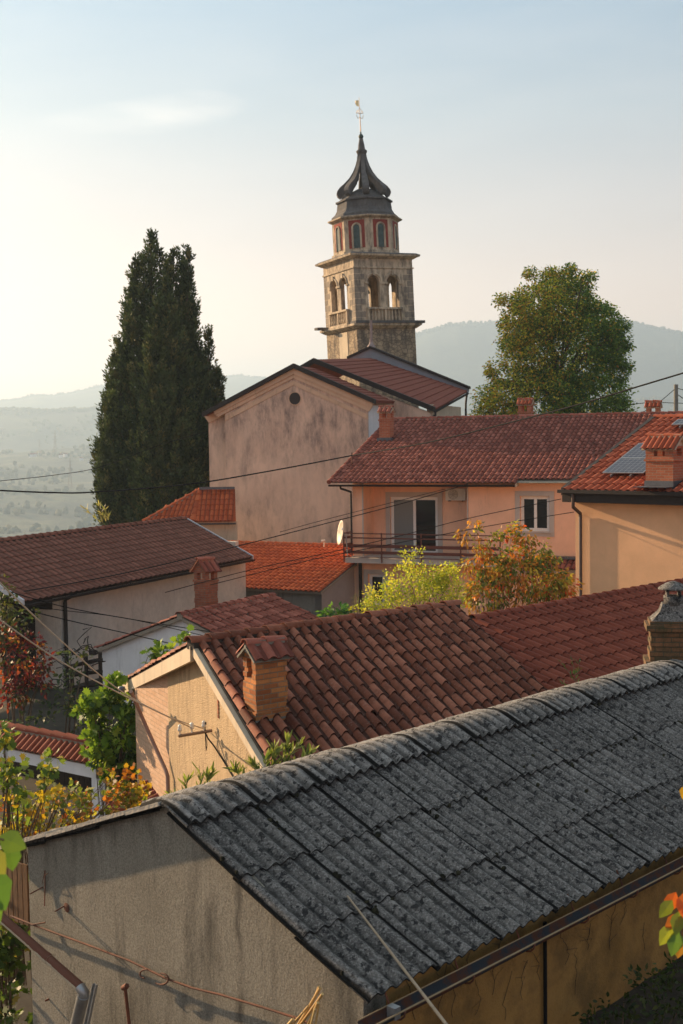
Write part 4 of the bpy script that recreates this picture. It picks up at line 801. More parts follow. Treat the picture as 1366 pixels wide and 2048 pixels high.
f = MB(); pm = atP(704, 930, E0, uB.cross(VB)); f.tube([V3(pm.x, pm.y, pm.z-.1), V3(pm.x, pm.y, atD(704, 905, pm.y).z)], .025, 6); f.build('cable_mast', M['rust_metal'], hB); MASTTOP = V3(pm.x, pm.y, atD(704, 910, pm.y).z)
# air conditioner
ac = thing('air_conditioner', 'cream air conditioning unit fixed high on the balcony wall right of the door', 'air conditioner', tuple(WB(xB(912, 1000, fW-dB), zB(912, 1002, fW-dB), -dB+.2)))
axa, axb, az0, az1 = xB(891, 990, fW-dB+.35), xB(931, 990, fW-dB+.35), zB(910, 1001, fW-dB+.35), zB(910, 977, fW-dB+.35)
wcr = plain('cream_casing', (.62, .58, .50), .5, 0, .05)
f = MB(); f.box(WB(axa, az0, -dB+.03), uB*(axb-axa), nB*.32, ZUP*(az1-az0)); f.build('casing', wcr, ac)
f = MB(); c = WB(axa+(axb-axa)*.38, (az0+az1)/2, -dB+.355); 
for rr in (.06, .11, .16, .2): f.tube([c+uB*rr*math.cos(t)+ZUP*rr*math.sin(t) for t in np.linspace(0, 2*math.pi, 20)], .007, 4, caps=False)
for t in range(8): f.tube([c, c+uB*.2*math.cos(t*.785)+ZUP*.2*math.sin(t*.785)], .005, 4)
f.build('fan_grille', plain('grille_grey', (.16, .15, .13), .6), ac)
f = MB()
for q in (.12, .8):
    f = MB(); f.box(WB(axa+(axb-axa)*q, az0-.04, -dB), uB*.03, nB*.36, ZUP*.035); f.build('bracket', M['brown_metal'], ac)
# dish
dc = atD(680, 1065, 49.0); ds = thing('satellite_dish', 'pale satellite dish seen almost edge on beside the balcony railing', 'satellite dish', tuple(dc))
axn = V3(-.95, -.22, .15).normalized(); X = axn.cross(ZUP).normalized(); Y = X.cross(axn); f = MB(); pr = [(0, -.09)]+[(.5*t, -.09*(1-t*t)) for t in (.3, .5, .7, .85, 1)]+[(.5, -.015)]+[(.5*t, -.11*(1-t*t)-.015) for t in (.85, .6, .3)]+[(0, -.12)]
f.lathe(dc, pr, 24, ax=(X*.93, Y, axn)); f.build('reflector', plain('dish_cream', (.52, .44, .35), .5, 0, .03), ds)
f = MB(); f.lathe(dc+Y*.16+X*0+axn*(-.07), [(0, .012), (.05, .011), (.055, 0)], 12, ax=(X, Y, axn)); f.build('blue_badge', NT('blue_mark').done((.02, .14, .45), .5), ds)
f = MB(); f.tube([dc-axn*.1, dc-axn*.25-ZUP*.1, dc-axn*.3-ZUP*.9], .025, 8); f.build('arm', M['grey_metal'], ds)
hd = atD(648, 1087, 51.5); small('ridge_lnb', 'tiny pale receiver standing on the orange ridge left of the dish', 'receiver', wcr, lambda b: (b.tube([hd-ZUP*.15, hd+ZUP*.1], .02, 6), b.tube([hd+ZUP*.1-V3(.12, 0, 0), hd+ZUP*.12+V3(.05, 0, 0)], .05, 8)))
# =================================================================== apricot house on the right
uR = hdir(-44); nR = V3(-math.sin(R(44)), -math.cos(R(44)), 0); ER = atD(1126, 981, 36.5); PR = atP(1310, 836, ER, uR); VR = ER-PR; NRr = uR.cross(VR); NRr = (NRr if NRr.z > 0 else -NRr).normalized()
hR = thing('apricot_house', 'apricot rendered house at the right edge with bright red tiles and solar panels', 'house', (ER.x, ER.y, 1.0))
mb = MB(); LR = 9; tile_roof(mb, PR, PR+uR*LR, ER, .235, .40, .062, .03, jit=.002); ridge_tiles(mb, PR+ZUP*.03, PR+uR*LR+ZUP*.03, .12, .42, 0, 1, .02); mb.prism([PR-ZUP*.05, PR+uR*LR-ZUP*.05, PR+uR*LR-nR*4-ZUP*1.5, PR-nR*4-ZUP*1.5], -ZUP*.1, 1)
mb.build('roof', [M['tile_bright'], M['deck']], hR)
f = MB(); f.prism([PR+ZUP*.10, ER+ZUP*.08, ER-ZUP*.14, PR-ZUP*.12], -uR*.07); f.prism([PR+ZUP*.10, ER+ZUP*.08, ER+ZUP*.06, PR+ZUP*.08], uR*.08); f.build('verge_board', M['brown_metal'], hR)
f = MB(); f.box(ER-uR*.1+nR*.03-ZUP*.07, uR*(LR+.1), nR*.13, ZUP*.10); f.box(ER-uR*.02-ZUP*.34-nR*.04, uR*LR, nR*.06, ZUP*.28); f.box(ER-uR*.02-ZUP*.34-nR*.60, uR*.05, nR*.56, ZUP*.30); f.box(ER-ZUP*.345-nR*.6, uR*LR, nR*.58, ZUP*.03); f.build('gutter', M['brown_metal'], hR)
oR = ER-nR*.52; xR = lambda x, y: (atP(x, y, oR, nR)-oR).dot(uR); WR = lambda x, z, d=0: V3(oR.x+uR.x*x, oR.y+uR.y*x, z)+nR*d
xc = xR(1151, 1080); mb = MB(); wallq(mb, WR(xc, 0), WR(LR, 0), -1, ER.z-.3, -nR*.3); wallq(mb, WR(xc, 0)-nR*.3, WR(xc, 0)-nR*6, -1, ER.z-.05, uR*.3); mb.build('wall', M['w_peach2'], hR)
f = MB(); px_ = xR(1164, 1100); t0 = ER+uR*((atP(1148, 1000, ER, nR)-ER).dot(uR))+nR*.05; f.tube([V3(t0.x, t0.y, ER.z-.1), V3(t0.x, t0.y, ER.z-.42), V3(t0.x, t0.y, ER.z-.48), WR(px_, ER.z-.70, .09), WR(px_, ER.z-.78, .08), WR(px_, -1, .08)], .052, 12); f.build('downpipe', plain('brown_pipe', (.09, .055, .045), .45, .2, .1), hR)
kR = atP(1346, 978, PR, NRr); a_, b_ = uR*.86, -nR*.70; zR0 = kR.z-.1; hRc = atD(1346, 893, kR.y).z-zR0+.02
cR_ = capped_chimney(hR, kR-a_, a_, b_, zR0, hRc, rise=.30, over=.10)
f = MB(); f.box(kR-a_-a_*.03+nR*.03-ZUP*.12, a_*1.06, b_*1.08, ZUP*.34); f.build('lead_base', M['lead'], cR_)
f = MB(); f.prism([kR-a_*1.12+nR*.5+NRr*.07, kR+a_*.03+nR*.5+NRr*.07, kR+a_*.03+NRr*.07+nR*.0, kR-a_*1.12+NRr*.07], -NRr*.02); f.build('lead_apron', M['lead'], cR_)
sol = NT('solar_cells'); bk = sol.n.new('ShaderNodeTexBrick'); sol.link(sol.tc.outputs['UV'], bk.inputs['Vector']); bk.offset = 0; bk.inputs['Color1'].default_value = (.025, .032, .055, 1); bk.inputs['Color2'].default_value = (.03, .038, .06, 1); bk.inputs['Mortar'].default_value = (.22, .23, .26, 1); bk.inputs['Scale'].default_value = 1; bk.inputs['Brick Width'].default_value = .16; bk.inputs['Row Height'].default_value = .16; bk.inputs['Mortar Size'].default_value = .007
M['solar'] = sol.done(bk.outputs['Color'], .35, spec=.25)
vR = -VR.normalized()
def panel(px, py, w, h, lab):
    o = atP(px, py, PR+NRr*.16, NRr); th = thing('solar_panel', lab, 'solar panel', tuple(o), 'solar panels on the apricot house roof')
    f = MB(); f.box(o+uR*.03+vR*.03, uR*(w-.06), vR*(h-.06), NRr*.03); f.build('cells', M['solar'], th)
    f = MB(); f.box(o, uR*w, vR*.03, NRr*.036); f.box(o+vR*(h-.03), uR*w, vR*.03, NRr*.036); f.box(o+vR*.03, uR*.03, vR*(h-.06), NRr*.036); f.box(o+vR*.03+uR*(w-.03), uR*.03, vR*(h-.06), NRr*.036)
    for q in (.3, .95): f.box(o+uR*q-NRr*.07-vR*.1, uR*.04, vR*.3, NRr*.06)
    f.build('frame', M['grey_metal'], th); return o
pw = (atP(1284, 950, PR+NRr*.16, NRr)-atP(1205, 947, PR+NRr*.16, NRr)).dot(uR)
ph1 = (atP(1243, 918, PR+NRr*.16, NRr)-atP(1205, 947, PR+NRr*.16, NRr)).dot(vR)
o = panel(1205, 947, max(pw, 1.2), ph1, 'solar panel lowest on the apricot house roof, left of its big chimney')
q = o+vR*(ph1+.02); th = None
def panel_at(o, w, h, lab):
    x = (o-CAM); px = 683+F*x.dot(RT)/x.dot(FW); py = 1024-F*x.dot(UP)/x.dot(FW); return panel(px, py, w, h, lab)
panel_at(q, max(pw, 1.2), ph1*1.05, 'solar panel directly above the lowest one, partly hidden by the big chimney')
panel(1343, 851, 1.2, .45, 'solar panel edge high beside the ridge above the big brick chimney')
# =================================================================== church
dg = hdir(-20); gn = V3(-math.sin(R(20)), -math.cos(R(20)), 0); rg_ = -gn
CA = atD(587, 732, 60); onC = lambda x, y, off=0: atP(x, y, CA-gn*off, gn)
ch = thing('church', 'church nave with a stained pink rendered gable, round window and dark red roof', 'church', (CA.x, CA.y, 1.0))
v1l, v1r = onC(407, 829), onC(752, 803)
B_ = atD(628, 720, 62.9); v2r = atP(870, 818, B_, gn); C_ = atD(741, 716, 69.5); v3r = atP(934, 782, C_, gn)
wl_, wr_ = onC(450, 840, .12), onC(735, 833, .12)
apx = onC(587, 741, .12)
mb = MB(); mb.prism([V3(wl_.x, wl_.y, -2), V3(wr_.x, wr_.y, -2), V3(wr_.x, wr_.y, onC(735, 800, .12).z), apx, V3(wl_.x, wl_.y, onC(450, 812, .12).z)], -gn*.5, 0)
ll = onC(417, 850, .5); lr = onC(452, 850, .5); mb.prism([V3(ll.x, ll.y, -2), V3(lr.x, lr.y, -2), V3(lr.x, lr.y, onC(452, 814, .5).z), V3(ll.x, ll.y, onC(417, 832, .5).z)], -gn*.4, 0)
wallq(mb, ll-gn*.4+dg*.0, ll-gn*9, -2, onC(417, 832, .5).z-.1, dg*.4)
sr = wr_-gn*.5; wallq(mb, sr, wr_-gn*3.1, -2, v1r.z+.0, -dg*.4)
mb.build('wall', M['w_church'], ch)
mb = MB(); r2 = atP(868, 822, B_-gn*.15, gn); l2 = wr_-gn*(3.1); l2 = atP(760, 820, B_-gn*.15, gn); 
mb.prism([V3(l2.x, l2.y, -2), V3(r2.x-.15, r2.y, -2), V3(r2.x-.15, r2.y, r2.z-.1), V3(l2.x, l2.y, atP(760, 788, B_-gn*.15, gn).z)], -gn*.3, 0)
e3 = V3(v3r.x, v3r.y, 0)-dg*.35; wallq(mb, V3(r2.x-.15, r2.y, 0)-gn*.3, e3, -2, v2r.z+.25, -dg*.3, 1); mb.build('side_wall', [M['w_church'], M['w_cream']], ch)
f = MB(); wq = wr_+gn*.02; f.box(V3(wq.x, wq.y, -2)-dg*.02+rg_*.15, dg*.035, rg_*2.9, ZUP*(v1r.z+1.85)); f.build('white_return', M['w_white'], ch)
# cornices on the gable
def cornice(poly, off, th, name='cornice', mat='w_cornice'):
    f = MB(); f.prism([atP(x, y, CA-gn*off, gn) for x, y in poly], -gn*th); return f.build(name, M[mat], ch)
cornice([(425, 820), (587, 737), (587, 748), (430, 829)], -.0, .2); cornice([(587, 737), (745, 806), (742, 816), (587, 748)], -.0, .2)
cornice([(430, 829), (587, 748), (587, 756), (436, 834)], .06, .14); cornice([(587, 748), (742, 816), (737, 823), (587, 756)], .06, .14)
cornice([(450, 832), (587, 761), (587, 770), (450, 842)], .09, .1); cornice([(587, 761), (735, 829), (735, 838), (587, 770)], .09, .1)
cornice([(407, 830), (452, 811), (452, 830), (417, 845)], .38, .2)
f = MB(); oc = onC(590, 797, .115); f.lathe(oc, [(.30, .0), (.30, .03), (.33, .03), (.33, 0)], 28, ax=(dg, ZUP, gn)); oo = f.build('round_window', M['w_cornice'], ch)
f = MB(); f.lathe(oc, [(0, .012), (.30, .012)], 28, ax=(dg, ZUP, gn)); f.build('grille', NT('window_mesh').done((.03, .022, .02), .8), oo)
def strips(mb, A, B, Cc, Dd, n, mi=0, th=.1):
    """A-B upper edge (front, back), D-C lower edge; overlapping metal courses"""
    nn = (B-A).cross(Dd-A); nn = (nn if nn.z > 0 else -nn).normalized()
    for i in range(n):
        a, b = lerp(A, Dd, i/n), lerp(B, Cc, i/n); d, c = lerp(A, Dd, (i+1.04)/n), lerp(B, Cc, (i+1.04)/n); L_ = (b-a).length; k = max(1, int(L_/1.2)); rr = random.random()
        mb.face([a+nn*.0, b+nn*.0, c+nn*.035, d+nn*.035], mi, False, rr); mb.face([d+nn*.035, c+nn*.035, c, d], mi, False, 0)
    mb.prism([A-nn*.01, B-nn*.01, Cc-nn*.01, Dd-nn*.01], -nn*th, mi)
mb = MB(); A_ = onC(587, 731, -.12); a2 = B_+gn*.02; strips(mb, A_, V3(*a2.xy, A_.z+.05), v1r+ZUP*.06-gn*2.95, v1r+ZUP*.04, 12)
strips(mb, B_+ZUP*.03, C_, v3r, v2r, 14)
strips(mb, A_, V3(*a2.xy, A_.z+.05), v1l-gn*3+ZUP*.02, v1l+ZUP*.02, 12); strips(mb, B_+ZUP*.02, C_, v1l-gn*9+ZUP*.3, v1l-gn*3.2+ZUP*.3, 14)
mb.build('roof', M['sheet_red'], ch)
f = MB()
def board(P_, Q_, h, t, up=.06): f.prism([P_+ZUP*up, Q_+ZUP*up, Q_+ZUP*(up-h), P_+ZUP*(up-h)], -gn*t)
board(A_+gn*.05, v1r+gn*.2, .22, .22, .10); board(A_+gn*.05, v1l+gn*.2, .22, .22, .10); board(B_+gn*.1, v2r+gn*.1, .26, .24, .10); board(B_+gn*.1, lerp(B_, v1l-gn*3+ZUP*.4, .3), .26, .24, .1)
f.build('verge_board', M['brown_metal'], ch)
f = MB(); tp = atP(741, 697, C_, gn); tr = atP(936, 777, C_, gn); tl = atP(695, 718, C_, gn); f.prism([tl-ZUP*.5, C_-ZUP*.2, v3r-ZUP*.1, tr, tp, tl], -gn*.35); f.build('parapet', plaster('blue_grey_parapet', (.25, .27, .31), amt=.2, grain=30, bump=.2), ch)
f = MB(); 
for a, b in ((tp, tr+dg*.05-ZUP*.02), (tp, tl)): f.prism([a+ZUP*.14, b+ZUP*.14, b, a], gn*.12); f.prism([a+ZUP*.14, b+ZUP*.14, b, a], -gn*.42)
f.build('parapet_coping', M['brown_metal'], ch)
f = MB(); gq0 = v2r-ZUP*.05+dg*.05; gq1 = v3r-ZUP*.08+dg*.05; gutter(f, gq0, gq1, .08); q = v2r+dg*.02-ZUP*.1; f.tube([q, q-ZUP*.2, q-ZUP*.4-dg*.35, q-ZUP*.45-dg*.4], .06, 8); q = v3r-ZUP*.1-dg*.0; f.tube([q, q-ZUP*.4+gn*.2, q-ZUP*.6+gn*.3, q-ZUP*3+gn*.3], .06, 8); f.build('gutter', M['brown_metal'], ch)
f = MB(); cs = tp+ZUP*.1-gn*.15; f.lathe(cs, [(.24, -.05), (.22, .05), (.13, .16), (.09, .3), (.085, .4)], 10); f.box(cs+V3(-.07, -.07, .3), V3(.14, 0, 0), V3(0, .14, 0), ZUP*(atD(741, 641, cs.y).z-cs.z-.3)); f.build('stone_finial', plain('pink_grey_stone', (.30, .24, .23), .85, 0, .15), ch)
f = MB(); sk = atP(840, 758, B_, (v2r-B_).cross(C_-B_)); nn = (C_-B_).cross(v2r-B_); nn = (nn if nn.z > 0 else -nn).normalized(); f.box(sk+nn*.04, (C_-B_).normalized()*.14, (v2r-B_).normalized()*.6, nn*.05); f.build('roof_hatch', M['lead'], ch)
# sacristy with a small hipped roof
sc = thing('sacristy', 'small orange hip-roofed annex at the left foot of the church', 'annex', tuple(atD(420, 1045, 58)))
T1, T2 = atD(400, 979, 58.6), atD(470, 977, 58.6); T2.z = T1.z; B1 = atD(386, 1043, 57.0); B2 = atD(472, 1049, 57.0); B2.z = B1.z; B0 = atZ(286, 1043, B1.z)
B2 = B1+(T2-T1).normalized()*(B2-B1).length
mb = MB()
def poly_tiles(mb, T, S_, poly, w, c, **k):
    """tiles over a polygon: T top-left, S_ (vec down slope), u along"""
    pass
u_ = (T2-T1).normalized(); sv = B1-T1; sv = sv-u_*sv.dot(u_); o_ = T1-u_*2.2; slp = (B1-T1).dot(u_)/sv.length
tile_roof(mb, o_, T2, o_+sv, .21, .36, .05, .026, clip=lambda a, b: a-2.2 > slp*b-.05, deck=0)
eL = (B1-B0).normalized(); tv = T1-B1; t0 = tv-eL*tv.dot(eL); svL = -t0; top0 = T1; oL = B0+t0
La = (B1-B0).length; xa_ = (T1-B0).dot(eL); hL = t0.length
tile_roof(mb, oL, oL+eL*La, B0, .21, .36, .05, .026, clip=lambda a, b: (a > xa_*(1-b/hL)-.05) and (a < xa_+(La-xa_)*(b/hL)+.05), deck=0)
mb.face([T1-ZUP*.03, T2-ZUP*.03, B2-ZUP*.03, B1-ZUP*.03], 0); mb.face([T1-ZUP*.03, B1-ZUP*.03, B0-ZUP*.03], 0)
ridge_tiles(mb, B1+ZUP*.04, T1+ZUP*.04, .12, .4, 0, 1, .02); ridge_tiles(mb, B0+ZUP*.04, T1+ZUP*.04, .10, .4, 0, 1, .03)
mb.build('roof', [M['tile_orange'], M['mortar']], sc)
f = MB(); f.box(T1-ZUP*.0+V3(0, -.1, 0), u_*(T2-T1).length, V3(0, -.12, 0), ZUP*.12); gutter(f, B1+V3(0, -.06, -.05), B2+V3(0, -.06, -.05), .07); f.build('flashing', M['lead'], sc)
mb = MB(); wallq(mb, B1+V3(.25, .4, 0), B2+V3(0, .4, 0), -2, B1.z-.03, V3(0, .3, 0)); wallq(mb, B0+V3(.5, .1, 0), B1+V3(.25, .4, 0), -2, B1.z-.03, V3(0, .3, 0)); mb.build('wall', M['w_cream'], sc)
# =================================================================== bell tower (built upright in its own frame, then leant)
TD = 80.0; aR, aL = hdir(27), hdir(117); SW = 4.4
cn = atD(716, 690, TD); cn.z = 0
zt_ = lambda y: atD(714, y, TD).z
tw = thing('bell_tower', 'leaning stone bell tower with arched belfry, octagonal lantern and ribbed onion cupola', 'tower', (0, 0, 0))
tc_ = cn+aR*SW/2+aL*SW/2; base_z = zt_(720)
ROOT[tw.name] = V3(tc_.x, tc_.y, base_z); tw.location = ROOT[tw.name]; tw.rotation_euler = (0, -.036, 0)
def sq(z, h, out, mb, mi=0, out2=None):
    o1 = out; o2 = out if out2 is None else out2
    P0 = [V3(cn.x, cn.y, z)+aR*i+aL*j for i, j in ((-o1, -o1), (SW+o1, -o1), (SW+o1, SW+o1), (-o1, SW+o1))]; P1 = [V3(cn.x, cn.y, z+h)+aR*i+aL*j for i, j in ((-o2, -o2), (SW+o2, -o2), (SW+o2, SW+o2), (-o2, SW+o2))]
    for i in range(4): mb.face([P0[i], P0[(i+1) % 4], P1[(i+1) % 4], P1[i]], mi)
    mb.face(P1, mi); mb.face(P0[::-1], mi)
m_ = MB(); sq(-3, zt_(656)+3, 0, m_); m_.build('shaft', M['rubble'], tw)
f = MB(); zz = zt_(690); f.box(V3(cn.x, cn.y, zz-.9)-aR*.03+aL*1.3, aL*1.2, aR*.05, ZUP*1.9); f.build('plaque', M['w_cream'], tw)
m_ = MB(); zA = zt_(656); sq(zA, .18, .06, m_, 0, .30); sq(zA+.18, .14, .34, m_); m_.build('lower_cornice', M['stone'], tw)
m_ = MB(); m_.box(V3(cn.x, cn.y, zA+.32)+aR*-.25+aL*-.42, aR*(SW+.8), aL*.8, ZUP*.17); m_.box(V3(cn.x, cn.y, zA+.32)+aL*(SW-.5)-aR*.9, aL*.5, aR*1.0, ZUP*.16); m_.build('roof_slab', M['stone_dark'], tw)
zB0, zB1 = zA+.32, zt_(514); op = ((.225, .425), (.545, .745)); zo0, zimp = zt_(614), zt_(562)
def arch_wall(mb, O, u, n_, Lw, z0, z1, holes, za, zi, th, mi=0):
    P = lambda x, z: V3(O.x, O.y, z)+u*x; K = 10
    def both(pts):
        mb.face(pts, mi); mb.face([p-n_*th for p in pts][::-1], mi)
    xs = [0]
    for a, b in holes: xs += [a, b]
    xs.append(Lw)
    for i in range(0, len(xs), 2): both([P(xs[i], z0), P(xs[i+1], z0), P(xs[i+1], z1), P(xs[i], z1)])
    for a, b in holes:
        r = (b-a)/2; both([P(a, z0), P(b, z0), P(b, za), P(a, za)]); arc = [(a+r-r*math.cos(math.pi*t/K), zi+r*math.sin(math.pi*t/K)) for t in range(K+1)]
        for t in range(K): both([P(*arc[t]), P(*arc[t+1]), P(arc[t+1][0], z1), P(arc[t][0], z1)])
        ed = [(a, za), (a, zi)]+arc[1:]+[(b, za), (a, za)]
        for t in range(len(ed)-1): p, q = P(*ed[t]), P(*ed[t+1]); mb.face([p, q, q-n_*th, p-n_*th], mi)
hs = [(a*SW, b*SW) for a, b in op]; Cn = V3(cn.x, cn.y, 0)
m_ = MB(); th_ = .3
arch_wall(m_, Cn, aR, -aL, SW, zB0, zB1, hs, zo0, zimp, th_); arch_wall(m_, Cn+aR*SW, aL, aR, SW, zB0, zB1, hs, zo0, zimp, th_)
arch_wall(m_, Cn+aL*SW+aR*SW, -aR, aL, SW, zB0, zB1, hs, zo0, zimp, th_); arch_wall(m_, Cn+aL*SW, -aL, -aR, SW, zB0, zB1, hs, zo0, zimp, th_)
m_.build('belfry', M['stone'], tw)
for (o, u, n_) in ((Cn, aR, -aL), (Cn+aL*SW, -aL, -aR)):
  f = MB(); f2 = MB()
  for k in range(9):      # quoins on both corners
      hh_ = (zt_(533)-zB0)/9; z = zB0+hh_*k; w = .75 if k % 2 else .45
      f.box(V3(o.x, o.y, z+.02)+u*.0-n_*.0, u*w, n_*.012, ZUP*(hh_-.04), 0, random.random()); f2.box(V3(o.x, o.y, z+.02)+u*(SW-w), u*w, n_*.012, ZUP*(hh_-.04), 0, random.random())
  f.build('quoins', M['quoin'], tw); f2.build('quoins', M['quoin'], tw)
m_ = MB(); sq(zt_(534), .09, .07, m_); sq(zB1-.02, .14, .08, m_, 0, .3); sq(zB1+.12, .12, .38, m_, 0, .42); zC = zB1+.24; m_.build('upper_cornice', M['stone'], tw)
m_ = MB(); sq(zC, .12, .42, m_, 0, .2); m_.build('cornice_cover', M['stone_dark'], tw)
for (o, u, n_) in ((Cn, aR, -aL), (Cn+aL*SW, -aL, -aR)):
    f = MB()
    for a, b in hs:
        r = (b-a)/2; cx = (a+b)/2; K = 12; arc = [V3(o.x, o.y, zimp)+u*(cx-(r+.12)*math.cos(math.pi*t/K))+ZUP*((r+.12)*math.sin(math.pi*t/K)) for t in range(K+1)]
        f.tube(arc, .07, 6); f.box(V3(o.x, o.y, zimp+r)+u*(cx-.07), u*.14, n_*.1, ZUP*.3)
        f.box(V3(o.x, o.y, zimp-.12)+u*(a-.26), u*.28, n_*.08, ZUP*.12); f.box(V3(o.x, o.y, zimp-.12)+u*(b-.02), u*.28, n_*.08, ZUP*.12)
    f.build('arch_moulding', M['stone'], tw)
    f = MB(); x0_, x1_ = hs[0][0]-.2, hs[1][1]+.2; zb0, zb1 = zB0+.02, zo0; f.box(V3(o.x, o.y, zb1-.1)+u*x0_, u*(x1_-x0_), n_*.22, ZUP*.12); f.box(V3(o.x, o.y, zb0)+u*x0_, u*(x1_-x0_), n_*.22, ZUP*.12)
    k = 11
    for i in range(k):
        x = x0_+.08+(x1_-x0_-.16)*i/(k-1); c = V3(o.x, o.y, zb0+.1)+u*x+n_*.11; hgt = zb1-zb0-.2
        if i in (0, 5, 10): f.box(c-u*.07-n_*.07, u*.14, n_*.14, ZUP*hgt)
        else: f.lathe(c, [(.05, 0), (.05, .06), (.03, .1), (.075, hgt*.32), (.03, hgt*.55), (.06, hgt*.75), (.03, hgt*.9), (.05, hgt)], 8)
    f.build('balustrade', M['stone'], tw)
f = MB(); bc = tc_+aL*-.5-aR*.75; f.lathe(V3(bc.x, bc.y, zimp-.45), [(0, .1), (.52, -.1), (.50, .0), (.36, .3), (.28, .65), (.2, .8), (0, .85)], 18); f.tube([V3(bc.x, bc.y, zimp+.3), V3(bc.x, bc.y, zimp+1.3)], .05, 6); f.box(V3(tc_.x, tc_.y, zimp+.75)-aR*1.8, aR*3.6, aL*.15, ZUP*.15); f.build('bell', plain('bronze', (.06, .05, .04), .5, .5), tw)
# vines sprouting
# lantern
zt_ = lambda y: atD(730, y, tc_.y).z
zD0, zD1 = zC+.1, zt_(447); R8 = 2.22; rot8 = R(27)+math.pi/8; TC = V3(tc_.x, tc_.y, 0)
def octp(r, z, k): a = rot8+k*math.pi/4; return TC+V3(math.cos(a), math.sin(a), 0)*r+ZUP*z
m_ = MB(); m_.lathe(TC, [(R8+.12, zD0-.02), (R8+.12, zD0+.22), (R8, zD0+.26), (R8, zD1)], 8, smooth=False, rot=rot8); m_.build('lantern', M['stone'], tw)
for k in range(8):
    p, q = octp(R8, 0, k), octp(R8, 0, k+1); u_ = (q-p); Lf = u_.length; u_.normalize(); n_ = V3(u_.y, -u_.x, 0); mid = (p+q)/2
    if n_.dot(mid-TC) < 0: n_ = -n_
    if n_.dot(V3(.05, -1, 0)) < -.15: continue
    f = MB(); zp0, zp1 = zD0+.42, zD1-.08; f.box(V3(p.x, p.y, zp0)+u_*.3, u_*(Lf-.6), n_*.015, ZUP*(zp1-zp0)); pn = f.build('red_panel', M['red_panel'], tw)
    r = .22; zi_ = zp1-.5; f = MB(); K = 10; c = lambda x, z, d=.02: V3(mid.x, mid.y, z)+u_*x+n_*d
    f.tube([c(-r-.06, zp0), c(-r-.06, zi_)]+[c(-(r+.06)*math.cos(math.pi*t/K), zi_+(r+.06)*math.sin(math.pi*t/K)) for t in range(1, K)]+[c(r+.06, zi_), c(r+.06, zp0)], .07, 6); fr = f.build('window_frame', M['stone'], pn)
    f = MB(); f.face([c(-r, zp0, .025), c(r, zp0, .025)]+[c(r*math.cos(math.pi*t/K), zi_+r*math.sin(math.pi*t/K), .025) for t in range(K+1)]); f.build('pane', M['green_glass'], pn)
m_ = MB(); zE = zD1; m_.lathe(TC, [(R8, zE), (R8+.28, zE+.12), (R8+.30, zE+.2)], 8, smooth=False, rot=rot8); m_.build('lantern_cornice', M['stone'], tw)
zF = zt_(404)+.02
m_ = MB(); m_.lathe(TC, [(R8+.30, zE+.2), (R8+.02, zE+.3), (R8-.0, zE+.42), (R8-.22, zE+.6), (R8-.36, zE+.85), (R8-.42, zF-.12), (R8-.30, zF-.1), (R8-.30, zF), (R8-.45, zF+.02), (1.2, zF+.45), (.5, zF+.8), (.12, zF+.95), (0, zF+1.0)], 8, smooth=False, rot=rot8); m_.build('curved_roof', M['stone_dark'], tw)
rib = [(400, 46), (396, 51.5), (390, 53.5), (384, 52), (377, 46.5), (370, 38), (360, 28), (348, 20), (335, 14), (322, 10), (307, 7)]
m_ = None
for k in range(8):
    f = MB(); a = rot8+k*math.pi/4; e = V3(math.cos(a), math.sin(a), 0); t_ = V3(-e.y, e.x, 0); rows = []
    for j, (y, r) in enumerate(rib):
        z = zt_(y)+.1; r = r/29.4; ym, rm = rib[max(j-1, 0)]; yp, rp_ = rib[min(j+1, len(rib)-1)]; tg = (e*((rp_-rm)/29.4)+ZUP*(zt_(yp)-zt_(ym))).normalized(); nn = tg.cross(t_).normalized()
        if nn.dot(e) < 0 and j > 2: nn = -nn
        if j <= 2 and nn.dot(e) < 0: nn = -nn
        w = .20*(1 if j < 7 else .7); d = .46 if j < 5 else (.34 if j < 7 else .22); c = TC+e*r+ZUP*z
        rows.append([c+t_*w, c-t_*w, c-t_*w-nn*d, c+t_*w-nn*d])
    for a_ in range(len(rows)-1):
        for b_i in range(4): f.face([rows[a_][b_i], rows[a_][(b_i+1) % 4], rows[a_+1][(b_i+1) % 4], rows[a_+1][b_i]])
    f.face(rows[0]); f.face(rows[-1]); f.build('rib', M['stone_dark'], tw)
zg = zt_(307); f = MB(); f.lathe(TC, [(.0, zF+.8), (.075, zF+.8), (.075, zg)], 8); f.lathe(TC, [(.27, zg-.1), (.36, zg+.1), (.37, zg+.18), (.24, zg+.28), (.20, zg+.6), (.13, zg+.95), (.08, zg+1.15), (0, zg+1.15)], 12); f.build('spire_cap', M['stone_dark'], tw)
zb = zt_(273); f = MB(); f.lathe(TC+ZUP*zb, [(0, -.2), (.06, -.2), (.08, -.16), (.13, -.11), (.175, 0), (.13, .12), (.06, .17), (.05, .3), (.03, .35), (0, .35)], 16); f.build('ball', M['copper'], tw)
f = MB(); f.tube([TC+ZUP*(zb+.2), TC+ZUP*zt_(194)], [.035, .012], 6); fin = f.build('weather_rod', plain('rusty_gold', (.30, .20, .12), .5, .6), tw)
f = MB(); zc_ = zt_(227); X = V3(.6, .8, 0)
X = V3(.95, .3, 0).normalized()
